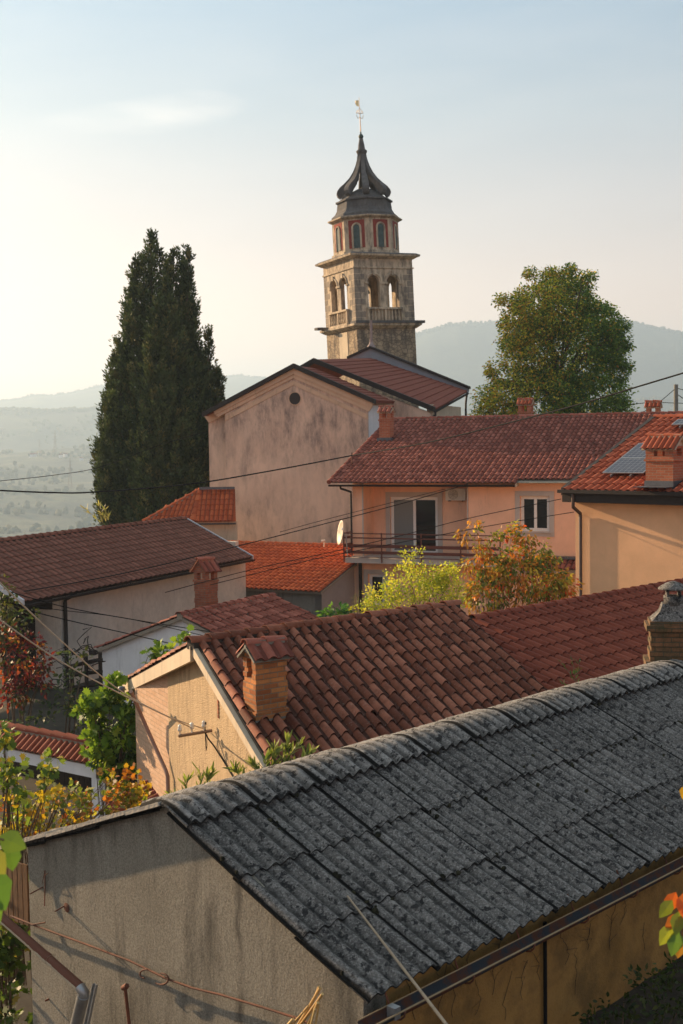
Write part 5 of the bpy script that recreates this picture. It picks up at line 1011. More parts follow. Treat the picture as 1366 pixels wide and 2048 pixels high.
for sgn in (1, -1):
    f.tube([TC+ZUP*zc_, TC+ZUP*(zc_+.05)+X*.22*sgn, TC+ZUP*(zc_+.2)+X*.17*sgn], .02, 5); f.tube([TC+ZUP*(zc_-.25), TC+ZUP*(zc_-.3)+X*.17*sgn, TC+ZUP*(zc_-.1)+X*.24*sgn], .02, 5); f.lathe(TC+ZUP*(zc_+.05)+X*.22*sgn, [(0, -.05), (.045, 0), (0, .05)], 6)
    f.tube([TC+ZUP*(zc_+.35), TC+ZUP*(zc_+.25)+X*.12*sgn, TC+ZUP*(zc_+.05)+X*.1*sgn], .015, 5)
f.build('scrollwork', plain('dull_gold', (.4, .28, .14), .4, .8), fin)
f = MB(); zq = zt_(213); f.prism([TC+ZUP*zq-X*.05, TC+ZUP*(zq+.42)-X*.05, TC+ZUP*(zq+.40)-X*.26, TC+ZUP*(zq+.25)-X*.30, TC+ZUP*(zq+.05)-X*.22], V3(.01, -.02, 0)); f.build('vane', M['gold'], fin)
ivy = MB()
# =================================================================== foliage
RG = np.random.default_rng(11)
SH_RHOMB = np.array([(0, 0), (.28, .5), (0, 1), (-.28, .5)])
SH_LEAF = np.array([(0, 0), (.22, .25), (.26, .5), (.12, .82), (0, 1), (-.12, .82), (-.26, .5), (-.22, .25)])
SH_BLADE = np.array([(0, 0), (.07, .35), (.05, .75), (0, 1), (-.05, .75), (-.07, .35)])
SH_LOBE = np.array([(0, 0), (.12, .1), (.42, .02), (.36, .3), (.55, .5), (.3, .58), (.28, .85), (.08, .72), (0, 1.05), (-.08, .72), (-.28, .85), (-.3, .58), (-.55, .5), (-.36, .3), (-.42, .02), (-.12, .1)])
def leaves(name, pos, dirs, size, col, shape, mat, parent=None, fold=.25, jitter=.5):
    """one mesh: leaf i at pos, growing along dirs, random roll, curled"""
    n = len(pos); d = dirs+RG.normal(0, jitter, (n, 3)); d /= np.linalg.norm(d, axis=1)[:, None]
    r = RG.normal(0, 1, (n, 3)); s = np.cross(d, r); s /= np.linalg.norm(s, axis=1)[:, None]; up = np.cross(s, d)
    k = len(shape); X = shape[:, 0][None, :, None]; Y = shape[:, 1][None, :, None]; Z = (fold*np.abs(X)-.18*Y*Y)
    off = ROOT.get(parent.name, Vector()) if parent else Vector()
    V = pos[:, None, :]+(s[:, None, :]*X+d[:, None, :]*Y+up[:, None, :]*Z)*size[:, None, None]-np.array(off)
    me = bpy.data.meshes.new(name); me.vertices.add(n*k); me.vertices.foreach_set('co', V.astype(np.float32).ravel())
    me.loops.add(n*k); me.loops.foreach_set('vertex_index', np.arange(n*k, dtype=np.int32)); me.polygons.add(n); me.polygons.foreach_set('loop_start', np.arange(0, n*k, k, dtype=np.int32)); me.polygons.foreach_set('loop_total', np.full(n, k, dtype=np.int32))
    me.update(calc_edges=True)
    at = me.attributes.new('col', 'FLOAT_COLOR', 'FACE'); c4 = np.ones((n, 4), dtype=np.float32); c4[:, :3] = col; at.data.foreach_set('color', c4.ravel())
    me.materials.append(mat); o = bpy.data.objects.new(name, me); COL.objects.link(o)
    if parent: o.parent = parent; ROOT[o.name] = off
    return o
def leafmat(name, trans=.35, rough=.55, tmul=1.5):
    t = NT(name); c = t.attr('col', 'Color'); t.done(c, rough, spec=.3)
    tr = t.n.new('ShaderNodeBsdfTranslucent'); t.link(t.mix(1.0, c, (tmul, tmul*1.02, tmul*.45), 'MULTIPLY'), tr.inputs[0]); mx = t.n.new('ShaderNodeMixShader'); mx.inputs[0].default_value = trans
    t.link(t.b.outputs[0], mx.inputs[1]); t.link(tr.outputs[0], mx.inputs[2]); t.link(mx.outputs[0], t.out.inputs[0]); return t.mat
LM = leafmat('leaf'); LMD = leafmat('dark_needles', .12, .8, 1.2)
def palette(n, cols, w=None):
    c = np.array(cols); i = RG.choice(len(c), n, p=w); return c[i]*RG.uniform(.7, 1.25, (n, 1))
def clumps(centres, out, per, cr, flat=1.0):
    """per leaves round each clump centre, pushed outward along out"""
    n = len(centres); c = np.repeat(centres, per, 0); o = np.repeat(out, per, 0); q = RG.normal(0, 1, (n*per, 3)); q /= np.linalg.norm(q, axis=1)[:, None]; q *= (RG.uniform(.1, 1, (n*per, 1))**.6)*cr; q[:, 2] *= flat
    return c+q, (o+q/cr*.8), np.repeat(np.arange(n), per)
def px3(x, y, d): return np.array(tuple(atD(x, y, d)))
# ---- cypress group
cyD = 66.0; cyt = thing('cypress_tree', 'tall dark green cypress with several spires standing left of the church', 'tree', tuple(V3(*atD(310, 1050, cyD).xy, 1.0)))
spires = [ # x, top y, [(y, halfwidth px)], depth offset
    (302, 465, [(465, 1), (490, 14), (530, 26), (580, 42), (640, 54), (700, 66), (780, 82), (860, 94), (940, 98), (1010, 92), (1080, 80)], 0),
    (352, 502, [(502, 3), (530, 22), (580, 34), (640, 40), (700, 46), (780, 60), (880, 66), (1080, 60)], .8),
    (374, 498, [(498, 2), (525, 12), (570, 17), (640, 22), (700, 28), (780, 40), (880, 45), (1080, 45)], .3),
    (416, 660, [(658, 2), (680, 9), (720, 14), (760, 22), (800, 28), (900, 30), (1080, 30)], 1.2), (432, 742, [(742, 2), (752, 16), (775, 19), (820, 14), (860, 12)], 1.4),
    (240, 682, [(682, 3), (720, 16), (780, 30), (860, 42), (960, 50), (1060, 48)], -.4), (214, 870, [(868, 4), (900, 18), (950, 24), (1000, 22), (1030, 16)], -.3), (226, 745, [(742, 2), (770, 12), (840, 22), (900, 25)], .4),
    (270, 520, [(545, 1), (590, 12), (640, 18), (700, 24), (760, 26)], -.8), (330, 560, [(560, 2), (640, 30), (760, 48), (900, 64), (1080, 70)], -1.8)]
bp_, bd_, bs_, bc_ = [], [], [], []
for (sx, ty, prof, do) in spires:
    ys = [p[0] for p in prof]; ws = [p[1] for p in prof]; y = ty+6.0
    while y < ys[-1]:
        r = max(.07, np.interp(y, ys, ws)*1.0/37.1-.17); step = 5.0; cnt = max(1, int(2*math.pi*max(r, .18)*step/37.1*14))
        for _ in range(cnt):
            a = RG.uniform(0, 2*math.pi); ax_ = atD(sx, y+RG.uniform(-4, 4), cyD+do)
            lump = .97+.22*mnoise.noise(Vector((math.cos(a)*1.5, math.sin(a)*1.5, y*.02+sx)))+.25*mnoise.noise(Vector((math.cos(a)*3+7, math.sin(a)*3, y*.06+sx)))
            rr = r*lump*(RG.uniform(.78, 1.0) if RG.random() < .8 else RG.uniform(.1, .75)); L_ = RG.uniform(.55, 1.25)*min(1, .45+r*.6); lean = RG.uniform(.12, .5)
            d = np.array([math.cos(a)*lean, math.sin(a)*lean, 1.0]); d /= np.linalg.norm(d); c = np.array([ax_.x+math.cos(a)*rr, ax_.y+math.sin(a)*rr*.85, ax_.z-.3*L_]); k = 34
            t = RG.random(k)**.8; th = RG.uniform(0, 6.28, k); rad = .20*L_*(1-t)**.55*RG.uniform(.4, 1, k)*(.5+t*.6+.3)
            off_ = np.stack([np.cos(th), np.sin(th), np.zeros(k)], 1); bp_.append(c+d*(t*L_)[:, None]+off_*rad[:, None]); bd_.append(d*1.0+off_*.75); bs_.append(RG.uniform(.12, .24, k))
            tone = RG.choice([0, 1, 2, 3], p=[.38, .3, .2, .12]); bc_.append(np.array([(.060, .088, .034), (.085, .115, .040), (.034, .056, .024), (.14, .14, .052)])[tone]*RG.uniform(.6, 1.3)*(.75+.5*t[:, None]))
        y += step
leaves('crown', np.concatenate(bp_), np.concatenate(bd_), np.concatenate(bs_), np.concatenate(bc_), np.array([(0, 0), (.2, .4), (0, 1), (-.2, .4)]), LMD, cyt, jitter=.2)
f = MB()
for sx, ty, prof, do in spires[:6]:
    b = atD(sx, 1060, cyD+do); t = atD(sx, ty+25, cyD+do); f.tube([V3(b.x, b.y, 0), lerp(b, t, .5), t], [.28, .16, .03], 7)
f.build('trunk', M['bark'], cyt)
# ---- round broadleaf tree
tD = 76.0; tr_ = thing('broadleaf_tree', 'large round tree with yellower leaves towards its upper left behind the balcony house', 'tree', tuple(V3(*atD(1110, 850, tD).xy, 1.0)))
ell = [(1130, 700, 115, 118, 0), (1060, 690, 66, 90, -1), (1135, 610, 60, 72, 0), (1090, 620, 62, 66, -1.5), (1185, 665, 66, 70, .5), (1215, 690, 45, 55, 0), (1080, 790, 112, 60, -.5), (1170, 790, 92, 65, 0), (1010, 800, 62, 50, .5), (1225, 815, 44, 34, .6), (1035, 650, 36, 60, 0), (1110, 570, 40, 36, 0), (1160, 590, 30, 40, .5), (960, 838, 26, 26, 0), (1238, 740, 20, 36, 0), (1040, 600, 22, 30, -.4), (1142, 540, 10, 12, 0), (1176, 552, 14, 12, 0), (1062, 548, 8, 14, 0), (1098, 545, 9, 14, 0), (1245, 650, 16, 10, 0), (1250, 735, 16, 12, 0), (1000, 600, 10, 16, 0), (985, 740, 16, 22, 0), (1255, 690, 10, 12, 0), (1210, 620, 16, 14, 0)]
Cs, Os = [], []
for (x, y, rx, ry, do) in ell:
    c = px3(x, y, tD+do); rx = max(5, rx-5)/32.2; ry = max(5, ry-6)/32.2; n = int(72*rx*ry+12)
    q = RG.normal(0, 1, (n, 3)); q /= np.linalg.norm(q, axis=1)[:, None]; rad = RG.uniform(.5, 1.05, (n, 1))**.7; p = q*rad*np.array([rx, rx*.8, ry]); Cs.append(c+p); Os.append(q*np.array([1, 1, .6]))
Cs = np.concatenate(Cs); Os = np.concatenate(Os); kp = np.array([mnoise.noise(Vector(c)*1.1) > -.48 for c in Cs.tolist()]); Cs, Os = Cs[kp], Os[kp]
pos, dr_, ci = clumps(Cs, Os, 20, .44, .8)
xg = (Cs[:, 0]-px3(1110, 700, tD)[0])/3.6; zg_ = (Cs[:, 2]-px3(1110, 700, tD)[2])/4; yel = 1/(1+np.exp((xg*2.2-zg_*.8+.35+RG.normal(0, .8, len(Cs)))))  # yellow leaves grow more frequent towards the upper left
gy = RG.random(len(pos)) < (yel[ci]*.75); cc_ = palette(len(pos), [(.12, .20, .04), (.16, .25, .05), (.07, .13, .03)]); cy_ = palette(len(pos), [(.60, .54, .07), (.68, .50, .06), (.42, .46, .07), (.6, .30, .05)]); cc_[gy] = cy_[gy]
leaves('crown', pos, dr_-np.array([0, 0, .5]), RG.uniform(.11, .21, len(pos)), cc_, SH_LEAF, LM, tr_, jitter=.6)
f = MB(); tb = atD(1110, 900, tD); root_ = V3(tb.x, tb.y, 0); crn = atD(1115, 760, tD); f.tube([root_, lerp(root_, crn, .7), crn], [.32, .25, .2], 9); rg = random.Random(5)
for (x, y) in ((1060, 600), (1110, 545), (1165, 560), (1200, 620), (1030, 680), (1235, 700), (990, 780), (1250, 820), (1140, 620), (1085, 650), (1180, 690), (1020, 610), (1065, 540), (965, 800), (1175, 545), (1090, 535), (1245, 660)):
    t = atD(x, y, tD+rg.uniform(-2, 2)); m0 = lerp(crn, t, .4)+V3(rg.uniform(-.4, .4), rg.uniform(-.3, .3), .2); f.tube([crn-ZUP*rg.uniform(0, 1.2), m0, lerp(m0, t, .6), t], [.13, .08, .045, .012], 5)
    for _ in range(5): a = lerp(m0, t, rg.uniform(.2, 1)); f.tube([a, a+V3(rg.uniform(-.8, .8), rg.uniform(-.6, .6), rg.uniform(.1, .9))], [.02, .006], 4)
f.build('trunk', M['bark'], tr_)
# ---- generic bush
def bush(name, label, cat, D_, ells, dens, per, cr, leaf, cols, w=None, shape=SH_LEAF, mat=None, down=.2, stems=6, shell=.35, ppm=None, jitter=.6, keep=-.6, group=None, twigs=0, base=None):
    ppm = ppm or F/D_; x0, y0 = ells[0][:2]; b = atD(x0, y0+ells[0][3], D_); bz = b.z if base is None else base
    t = thing(name, label, cat, (b.x, b.y, bz), group); Cs, Os = [], []
    for e in ells:
        x, y, rx, ry = e[:4]; do = e[4] if len(e) > 4 else 0; c = px3(x, y, D_+do); rx /= ppm; ry /= ppm; n = max(3, int(dens*rx*ry/(cr*cr)))
        q = RG.normal(0, 1, (n, 3)); q /= np.linalg.norm(q, axis=1)[:, None]; p = q*RG.uniform(shell, 1.05, (n, 1))*np.array([rx, min(rx, 1.6)*.8, ry]); Cs.append(c+p); Os.append(q)
    Cs = np.concatenate(Cs); Os = np.concatenate(Os)
    k = np.array([mnoise.noise(Vector(c)*.9/cr*.4) > keep for c in Cs.tolist()]); Cs, Os = Cs[k], Os[k]
    pos, dr, ci = clumps(Cs, Os, per, cr, .9); n = len(pos)
    cl = palette(len(Cs), cols, w)[ci]; alt = palette(n, cols, w); m_ = RG.random(n) < .35; cl[m_] = alt[m_]
    leaves('foliage', pos, dr-np.array([0, 0, down]), RG.uniform(.7, 1.3, n)*leaf, cl, shape, mat or LM, t, jitter=jitter)
    f = MB(); idx = RG.choice(len(Cs), min(len(Cs), stems+twigs), replace=False)
    for j, i in enumerate(idx):
        e = Vector(Cs[i]); s = V3(b.x+RG.uniform(-.3, .3), b.y, bz); mm = lerp(s, e, .5)+V3(0, 0, .15*(e-s).length)
        f.tube([s, mm, e], [.025, .016, .006] if j < stems else [.008, .006, .003], 5)
    f.build('stem', M['bark'], t); return t
YG = [(.42, .46, .05), (.56, .52, .06), (.26, .34, .05), (.62, .55, .14)]
bush('shrub', 'bright yellow green shrub in sun below the balcony', 'shrub', 33, [(830, 1180, 75, 45), (770, 1195, 55, 34), (880, 1185, 50, 46), (825, 1125, 22, 30), (900, 1150, 30, 25), (745, 1215, 36, 18), (860, 1150, 40, 30), (905, 1195, 24, 34)], 4.0, 26, .20, .072, YG, [.35, .3, .25, .1], SH_LEAF, twigs=50, base=2)
bush('shrub', 'pale silvery twiggy shrub left of the yellow green shrub', 'shrub', 33.5, [(722, 1208, 12, 26), (706, 1218, 10, 14), (740, 1190, 8, 12), (712, 1192, 10, 8)], 2.0, 14, .12, .05, [(.34, .31, .18), (.20, .22, .09), (.40, .36, .24)], None, SH_BLADE, twigs=25, base=2)
bush('shrub', 'small dark green leafy shrub by the doorway of the balcony house', 'shrub', 36, [(672, 1224, 26, 18), (690, 1230, 18, 12), (655, 1230, 10, 10)], 3.0, 18, .18, .13, [(.04, .12, .035), (.06, .16, .04), (.10, .2, .05)], None, SH_LEAF, base=2)
OR = [(.48, .17, .035), (.52, .25, .045), (.26, .25, .05), (.10, .15, .035), (.50, .38, .06), (.26, .12, .04), (.6, .10, .03)]
ob_ = [(990, 1185, 58, 50), (1040, 1142, 56, 50), (1080, 1170, 62, 54), (1120, 1185, 36, 46), (960, 1190, 34, 42), (930, 1062, 9, 30), (948, 1072, 8, 34), (1025, 1062, 9, 30), (1055, 1080, 12, 24), (985, 1080, 9, 28), (1008, 1076, 9, 28), (1000, 1130, 40, 48), (965, 1110, 16, 48), (1075, 1105, 30, 30), (1108, 1115, 9, 20), (940, 1130, 12, 30), (1135, 1200, 22, 34), (1042, 1070, 7, 24)]
bush('autumn_tree', 'young tree of drooping orange and green leaves in front of the peach wall', 'tree', 31, ob_, 3.6, 22, .20, .115, OR, [.14, .13, .24, .26, .1, .08, .05], SH_LEAF*np.array([.85, 1]), down=1.1, stems=14, twigs=60, base=1.5, jitter=.4, keep=-.3)
GR = [(.13, .22, .035), (.2, .3, .045), (.06, .12, .03), (.32, .38, .07)]
bush('fig_bush', 'big green leafy fig bush in front of the white wall and gutter', 'bush', 24.5, [(225, 1450, 50, 52), (180, 1430, 34, 34), (240, 1500, 42, 58), (200, 1500, 44, 40), (270, 1330, 20, 20), (300, 1310, 22, 26), (250, 1345, 18, 18), (236, 1390, 24, 34), (190, 1400, 20, 20), (225, 1550, 44, 34), (262, 1420, 26, 40), (165, 1405, 14, 16)], 3.4, 12, .18, .165, GR, [.35, .3, .25, .1], SH_LOBE, shell=.5, stems=10, twigs=20, down=.3, base=1.2, keep=-.12)
bush('fig_bush', 'sprigs of fig leaves rising against the white gable, just left of the roof peak', 'bush', 24.5, [(368, 1288, 22, 14), (352, 1300, 14, 12), (340, 1312, 16, 10), (384, 1275, 12, 8)], 3, 8, .14, .14, GR, [.35, .3, .25, .1], SH_LOBE, stems=4, twigs=4, base=1.8)
bush('red_creeper', 'dark red creeper hanging over the shaded yard at the left edge', 'creeper', 30, [(35, 1330, 45, 62), (70, 1360, 34, 46), (15, 1290, 24, 70), (60, 1290, 30, 34), (30, 1400, 40, 30), (90, 1330, 16, 40)], 2.6, 16, .22, .13, [(.16, .025, .03), (.10, .02, .02), (.05, .05, .02), (.24, .05, .02), (.34, .14, .03)], [.36, .22, .27, .1, .05], SH_LEAF, down=.8, base=1)
bush('dark_climber', 'dark green climber along the eaves of the brown-roofed house', 'climber', 31, [(30, 1240, 46, 44), (8, 1200, 22, 50), (60, 1225, 20, 20), (20, 1460, 30, 20)], 2.2, 14, .22, .12, [(.03, .05, .015), (.05, .07, .02), (.08, .08, .03)], None, SH_LEAF, base=1)
bush('yard_shrub', 'dim green shrubs filling the shaded yard behind the tiled garden wall', 'shrub', 29, [(120, 1400, 40, 40), (160, 1400, 30, 44), (90, 1430, 50, 28), (190, 1350, 22, 40), (140, 1350, 20, 34), (30, 1440, 40, 18), (170, 1440, 40, 26), (150, 1310, 40, 20)], 1.7, 13, .24, .13, [(.035, .06, .025), (.06, .08, .03), (.09, .10, .03), (.03, .045, .02)], None, SH_LEAF, base=1)
VN = [(.48, .30, .03), (.34, .32, .05), (.17, .22, .04), (.46, .17, .03), (.32, .09, .025), (.10, .14, .03), (.24, .15, .07)]
bush('grape_vine', 'grape vine of yellow, green and rust leaves climbing behind the shed roof edge', 'vine', 17.0, [(60, 1655, 70, 26), (130, 1640, 60, 30), (190, 1610, 56, 30), (240, 1585, 44, 30), (100, 1600, 44, 34), (280, 1590, 24, 20), (40, 1620, 50, 40), (20, 1680, 40, 20), (150, 1580, 40, 20), (240, 1625, 40, 14), (215, 1560, 14, 14), (262, 1562, 12, 16)], 3.2, 14, .17, .078, VN, [.22, .2, .18, .12, .06, .16, .06], SH_LOBE, shell=.2, stems=10, twigs=50, base=2)
bush('grape_vine', 'tall vine shoots before the dark gap at the left edge', 'vine', 15.5, [(10, 1500, 18, 40), (30, 1560, 26, 40), (8, 1590, 24, 50), (50, 1590, 16, 26), (95, 1560, 20, 28), (105, 1530, 14, 18), (20, 1640, 30, 40), (5, 1470, 16, 14)], 2.6, 12, .16, .095, [(.14, .2, .04), (.34, .36, .05), (.50, .36, .04), (.08, .14, .03)], None, SH_LOBE, stems=6, twigs=20, base=2)
bush('leafy_hedge', 'dark leafy hedge below the left corner of the foreground shed', 'hedge', 14.6, [(10, 1860, 50, 80), (5, 1960, 55, 80), (10, 2040, 60, 70), (20, 1800, 40, 40), (-20, 1900, 60, 120)], 2.4, 10, .18, .11, [(.06, .10, .025), (.09, .14, .03), (.04, .06, .02), (.26, .20, .04)], [.4, .3, .24, .06], SH_LOBE, base=1)
# foreground leaves hanging in from the left
fg = thing('leafy_branch', 'blurred large green leaves on a branch poking in at the left edge', 'branch', tuple(atD(-30, 1750, 4.6)))
def biglv(pts, D_, sz, cols, parent, shape=SH_LOBE, nm='leaf_spray', dirv=(0, -.2, -1), jit=.25):
    p = np.array([px3(x, y, D_) for x, y in pts]); n = len(p); d = np.tile(np.array(dirv, float), (n, 1)); return leaves(nm, p, d, np.array(sz, float), np.array([cols[i % len(cols)] for i in range(n)]), shape, LM, parent, jitter=jit)
def facing(parent, x, y, D_, size, ang, col, shape, tilt=.3, nm='leaf', curl=.25):
    """one leaf turned to show its face: base pixel, direction angle in the picture"""
    b = atD(x, y, D_); n_ = (CAM-b).normalized(); d = V3(math.cos(ang), 0, -math.sin(ang)); d = (d-n_*d.dot(n_)).normalized(); s = d.cross(n_); f = MB(); k = 12
    ol = [(p[0], p[1]) for p in shape]; cen = (0, .45)
    P = lambda X, Y: b+s*(X*size)+d*(Y*size)+n_*(-curl*size*(abs(X)*1.0+(Y-.4)**2)+tilt*size*X)
    for i in range(len(ol)):
        a, c = ol[i], ol[(i+1) % len(ol)]; f.face([P(*cen), P(*a), P(*c)], 0, True)
    o = f.build(nm, LM, parent); at = o.data.attributes.new('col', 'FLOAT_COLOR', 'FACE'); at.data.foreach_set('color', [*(col), 1]*len(f.f)); return o
fine = lambda sh: np.array([p for i in range(len(sh)) for p in (sh[i], (sh[i]+sh[(i+1) % len(sh)])/2*1.03)])
f = MB(); f.tube([atD(-60, 1660, 4.6), atD(-20, 1672, 4.6), atD(8, 1680, 4.6)], .004, 6); f.build('twig', M['bark'], fg)
for a in ((-2, 1672, 4.6, .115, .45, (.10, .16, .03)), (-30, 1700, 4.5, .12, .9, (.20, .20, .04)), (20, 1690, 4.7, .10, 1.5, (.08, .15, .03)), (-28, 1740, 4.55, .17, 1.15, (.08, .16, .03)), (-35, 1790, 4.5, .14, 1.2, (.11, .20, .03))): facing(fg, *a, SH_LEAF*np.array([1.5, 1]))
ra = thing('autumn_branch', 'hanging sprig of orange and green leaves at the right edge', 'branch', tuple(atD(1390, 1760, 6.5)))
f = MB(); f.tube([atD(1400, 1740, 6.5), atD(1372, 1790, 6.5), atD(1362, 1850, 6.5), atD(1360, 1890, 6.5)], .004, 6); f.build('twig', M['bark'], ra)
for a in ((1352, 1784, 6.5, .13, 2.0, (.48, .10, .02)), (1366, 1786, 6.5, .14, 1.5, (.55, .13, .03)), (1345, 1800, 6.45, .12, 2.2, (.14, .17, .03)), (1358, 1822, 6.5, .13, 1.7, (.16, .22, .04)), (1362, 1830, 6.5, .12, 2.4, (.5, .14, .03)), (1344, 1850, 6.5, .13, 2.1, (.28, .30, .04)), (1356, 1858, 6.5, .15, 1.8, (.10, .18, .04)), (1350, 1870, 6.55, .11, 1.5, (.14, .22, .05)), (1364, 1880, 6.5, .10, 1.8, (.34, .16, .03)), (1362, 1800, 6.5, .10, 1.3, (.62, .22, .03))): facing(ra, *a, SH_LEAF*np.array([1.15, 1]), nm='leaf')
rb = thing('yellow_leaf', 'single orange yellow leaf at the right edge above the gutter', 'leaf', tuple(atD(1368, 1580, 6.5)))
facing(rb, 1374, 1572, 6.5, .075, 1.9, (.55, .30, .03), SH_LEAF*np.array([1.5, 1]))
# oleander sprigs over the shed ridge
def sprig(label, D_, stemsp, n, sz, cols, cat='sprig', nm='oleander_sprig'):
    t = thing(nm, label, cat, tuple(atD(*stemsp[0][0], D_))); f = MB(); Ps, Ds = [], []
    for pts in stemsp:
        q = [atD(x, y, D_) for x, y in pts]; f.tube(q, [.006, .004, .002][:len(q)] if len(q) == 3 else .004, 5)
        for i in range(n):
            s = RG.uniform(.1, 1); k = min(int(s*(len(q)-1)), len(q)-2); p = lerp(q[k], q[k+1], s*(len(q)-1)-k); tg = (q[-1]-q[0]).normalized(); Ps.append(tuple(p)); a = RG.normal(0, .6, 3); Ds.append((tg.x*.9+a[0], tg.y+a[1], tg.z*.9+abs(a[2])*.5))
    f.build('stem', M['bark'], t); n_ = len(Ps); leaves('foliage', np.array(Ps), np.array(Ds), RG.uniform(.6, 1.2, n_)*sz, palette(n_, cols), SH_BLADE*np.array([1.3, 1]), LM, t, jitter=.1)
OL = [(.18, .22, .06), (.26, .28, .09), (.09, .13, .04)]
sprig('oleander sprigs rising over the shed ridge below the insulator bracket', 15.2, [[(400, 1620), (402, 1580), (398, 1530)], [(385, 1620), (372, 1590), (375, 1560)], [(415, 1610), (420, 1580), (412, 1545)], [(400, 1610), (412, 1570), (425, 1545)], [(380, 1620), (350, 1600), (342, 1590)]], 30, .15, OL)
sprig('oleander sprigs over the shed ridge at the foot of the brick orange chimney roof', 15.4, [[(540, 1550), (550, 1520), (545, 1490)], [(560, 1545), (580, 1510), (600, 1485)], [(525, 1560), (515, 1540), (505, 1530)], [(570, 1545), (600, 1525), (625, 1500)], [(550, 1550), (570, 1510), (575, 1480)], [(500, 1570), (480, 1550), (470, 1540)], [(530, 1555), (530, 1520), (560, 1500)]], 34, .16, OL)
sprig('low oleander leaves at the ridge foot beside the brick wall', 14.2, [[(345, 1620), (352, 1600), (348, 1590)], [(355, 1620), (362, 1600), (370, 1585)]], 16, .10, OL)
sprig('thin shoot with small green leaves before the dark red extension roof', 20, [[(1160, 1390), (1150, 1350), (1143, 1312)], [(1155, 1370), (1135, 1340), (1118, 1320)], [(1150, 1380), (1130, 1370), (1122, 1362)], [(1150, 1350), (1160, 1340), (1158, 1325)]], 14, .09, [(.04, .10, .04), (.06, .08, .03)], nm='leafy_shoot', cat='shoot')
sprig('tuft of pale dry grass stems left of the cypress foot', 45, [[(215, 1050), (205, 1030), (195, 1005)], [(220, 1050), (214, 1030), (208, 1012)], [(210, 1050), (190, 1035), (172, 1018)]], 16, .3, [(.34, .32, .16), (.24, .25, .10)], nm='dry_grass', cat='grass tuft')
# bank and plants at the lower right
bankF = []
yd = MB(); yd.lathe(V3(0, 0, 1.32), [(75, -.35), (70, 0), (0, 0)], 48, smooth=False); yo = yd.build('yard_ground', plain('yard_soil', (.045, .038, .028), .95, 0, .5, 1.2, .6)); yo['kind'] = 'structure'
mbk = MB(); rows = []; bA, bB = onF(1165, 2045), onF(1366, 1905); sA, sB = (bA-Wr).dot(u1), (bB-Wr).dot(u1)
for i in range(22):
    row = []
    for j in range(16):
        p = V3(Wr.x, Wr.y, 0)+u1*(1.9+i*.42)+g1*(-.1+j*.32); s = (i-2)*.42; z = bA.z+(bB.z-bA.z)*max(-1.5, min(1.4, ((1.9+i*.42)-sA)/(sB-sA)))-(j*.32)*.12+.12*mnoise.noise(Vector((p.x*1.3, p.y*1.3, 1)))+.05*mnoise.noise(Vector((p.x*5, p.y*5, 1))); row.append(V3(p.x, p.y, z))
    rows.append(row)
mbk.grid(rows); bo = mbk.build('earth_bank', plain('dark_soil', (.035, .028, .02), .95, 0, .4, 6, .6)); bo['kind'] = 'structure'
bush('ground_shrub', 'dark green low plants at the foot of the yellow long wall, lower right', 'shrub', 11.9, [(1190, 2036, 34, 22), (1240, 2012, 40, 26), (1300, 1972, 44, 26), (1350, 1930, 36, 30), (1340, 1990, 60, 40), (1260, 2050, 60, 24), (1350, 2030, 50, 40)], 2.6, 12, .10, .055, [(.025, .045, .015), (.04, .06, .018), (.06, .075, .02)], None, SH_LEAF, base=1)
# =================================================================== garden wall with tiled cap, lower left
gd_ = thing('garden_wall', 'white garden wall with small red tiled coping over a dark opening, lower left', 'wall', tuple(V3(*atD(100, 1500, 26).xy, 1)))
GA, GB = atD(-60, 1452, 27.5), atD(212, 1498, 25.0); GB.z = GA.z = (GA.z+GB.z)/2
ug = (GB-GA).normalized(); ngd = V3(ug.y, -ug.x, 0); GA = atP(-60, 1440, GA, ngd); GB = atP(216, 1492, GA, ngd); ug = (GB-GA).normalized(); sl_ = -ZUP*.30+ngd*.42
mb = MB(); tile_roof(mb, GA, GB, GA+sl_, .17, .5, .045, .02, deck=.03, hump=.7); ridge_tiles(mb, GA+ZUP*.03, GB+ZUP*.03, .11, .42, 0, 1, .02); mb.build('coping', [M['tile_new'], M['mortar']], gd_)
mb = MB(); wv = GA+sl_-ngd*.06; wv2 = GB+sl_-ngd*.06; 
mb.prism([wv-ZUP*.02, wv2-ZUP*.02, wv2-ZUP*.30, wv-ZUP*.30], -ngd*.25)
pz = atP(183, 1560, wv, ngd); s_ = (pz-wv).dot(ug); a0 = wv+ug*s_; mb.prism([V3(a0.x, a0.y, (a0.z-.3)), V3(*(a0+ug*.38).xy, a0.z-.3), V3(*(a0+ug*.38).xy, -1), V3(a0.x, a0.y, -1)], -ngd*.25)
mb.build('wall', M['w_white'], gd_)
mb = MB(); bk_ = wv-ngd*1.4
for k in range(34): mb.box(V3(bk_.x, bk_.y, -1)+ug*(k*.16), ug*.15, -ngd*.03, ZUP*(wv.z+.8+random.uniform(-.03, .03)))
fb = mb.build('board_fence', M['dark_wood']); tag(fb, 'nearly black board fence seen in the opening under the garden wall', 'fence')
sr_ = thing('lean_to', 'small dark red tiled lean-to roof at the foot of the painted brick wall', 'lean-to', tuple(atD(310, 1590, 17.6)))
la, lb = atD(292, 1562, 18.4), atD(345, 1610, 17.0); lb.z = la.z-.12; la2 = atD(262, 1570, 17.8)
mb = MB(); mm = lb-la; tile_roof(mb, la, la+mm*1.4, la+V3(-.55, -.35, -.22), .15, .3, .035, .02, deck=.03, hump=.7); mb.build('roof', [M['tile_new'], M['mortar']], sr_)
mb = MB(); q = la+V3(-.45, -.3, -.28); mb.prism([q, q+mm*1.4, V3(*(q+mm*1.4).xy, -1), V3(q.x, q.y, -1)], V3(.15, .1, 0)); mb.build('wall', M['w_cream'], sr_)
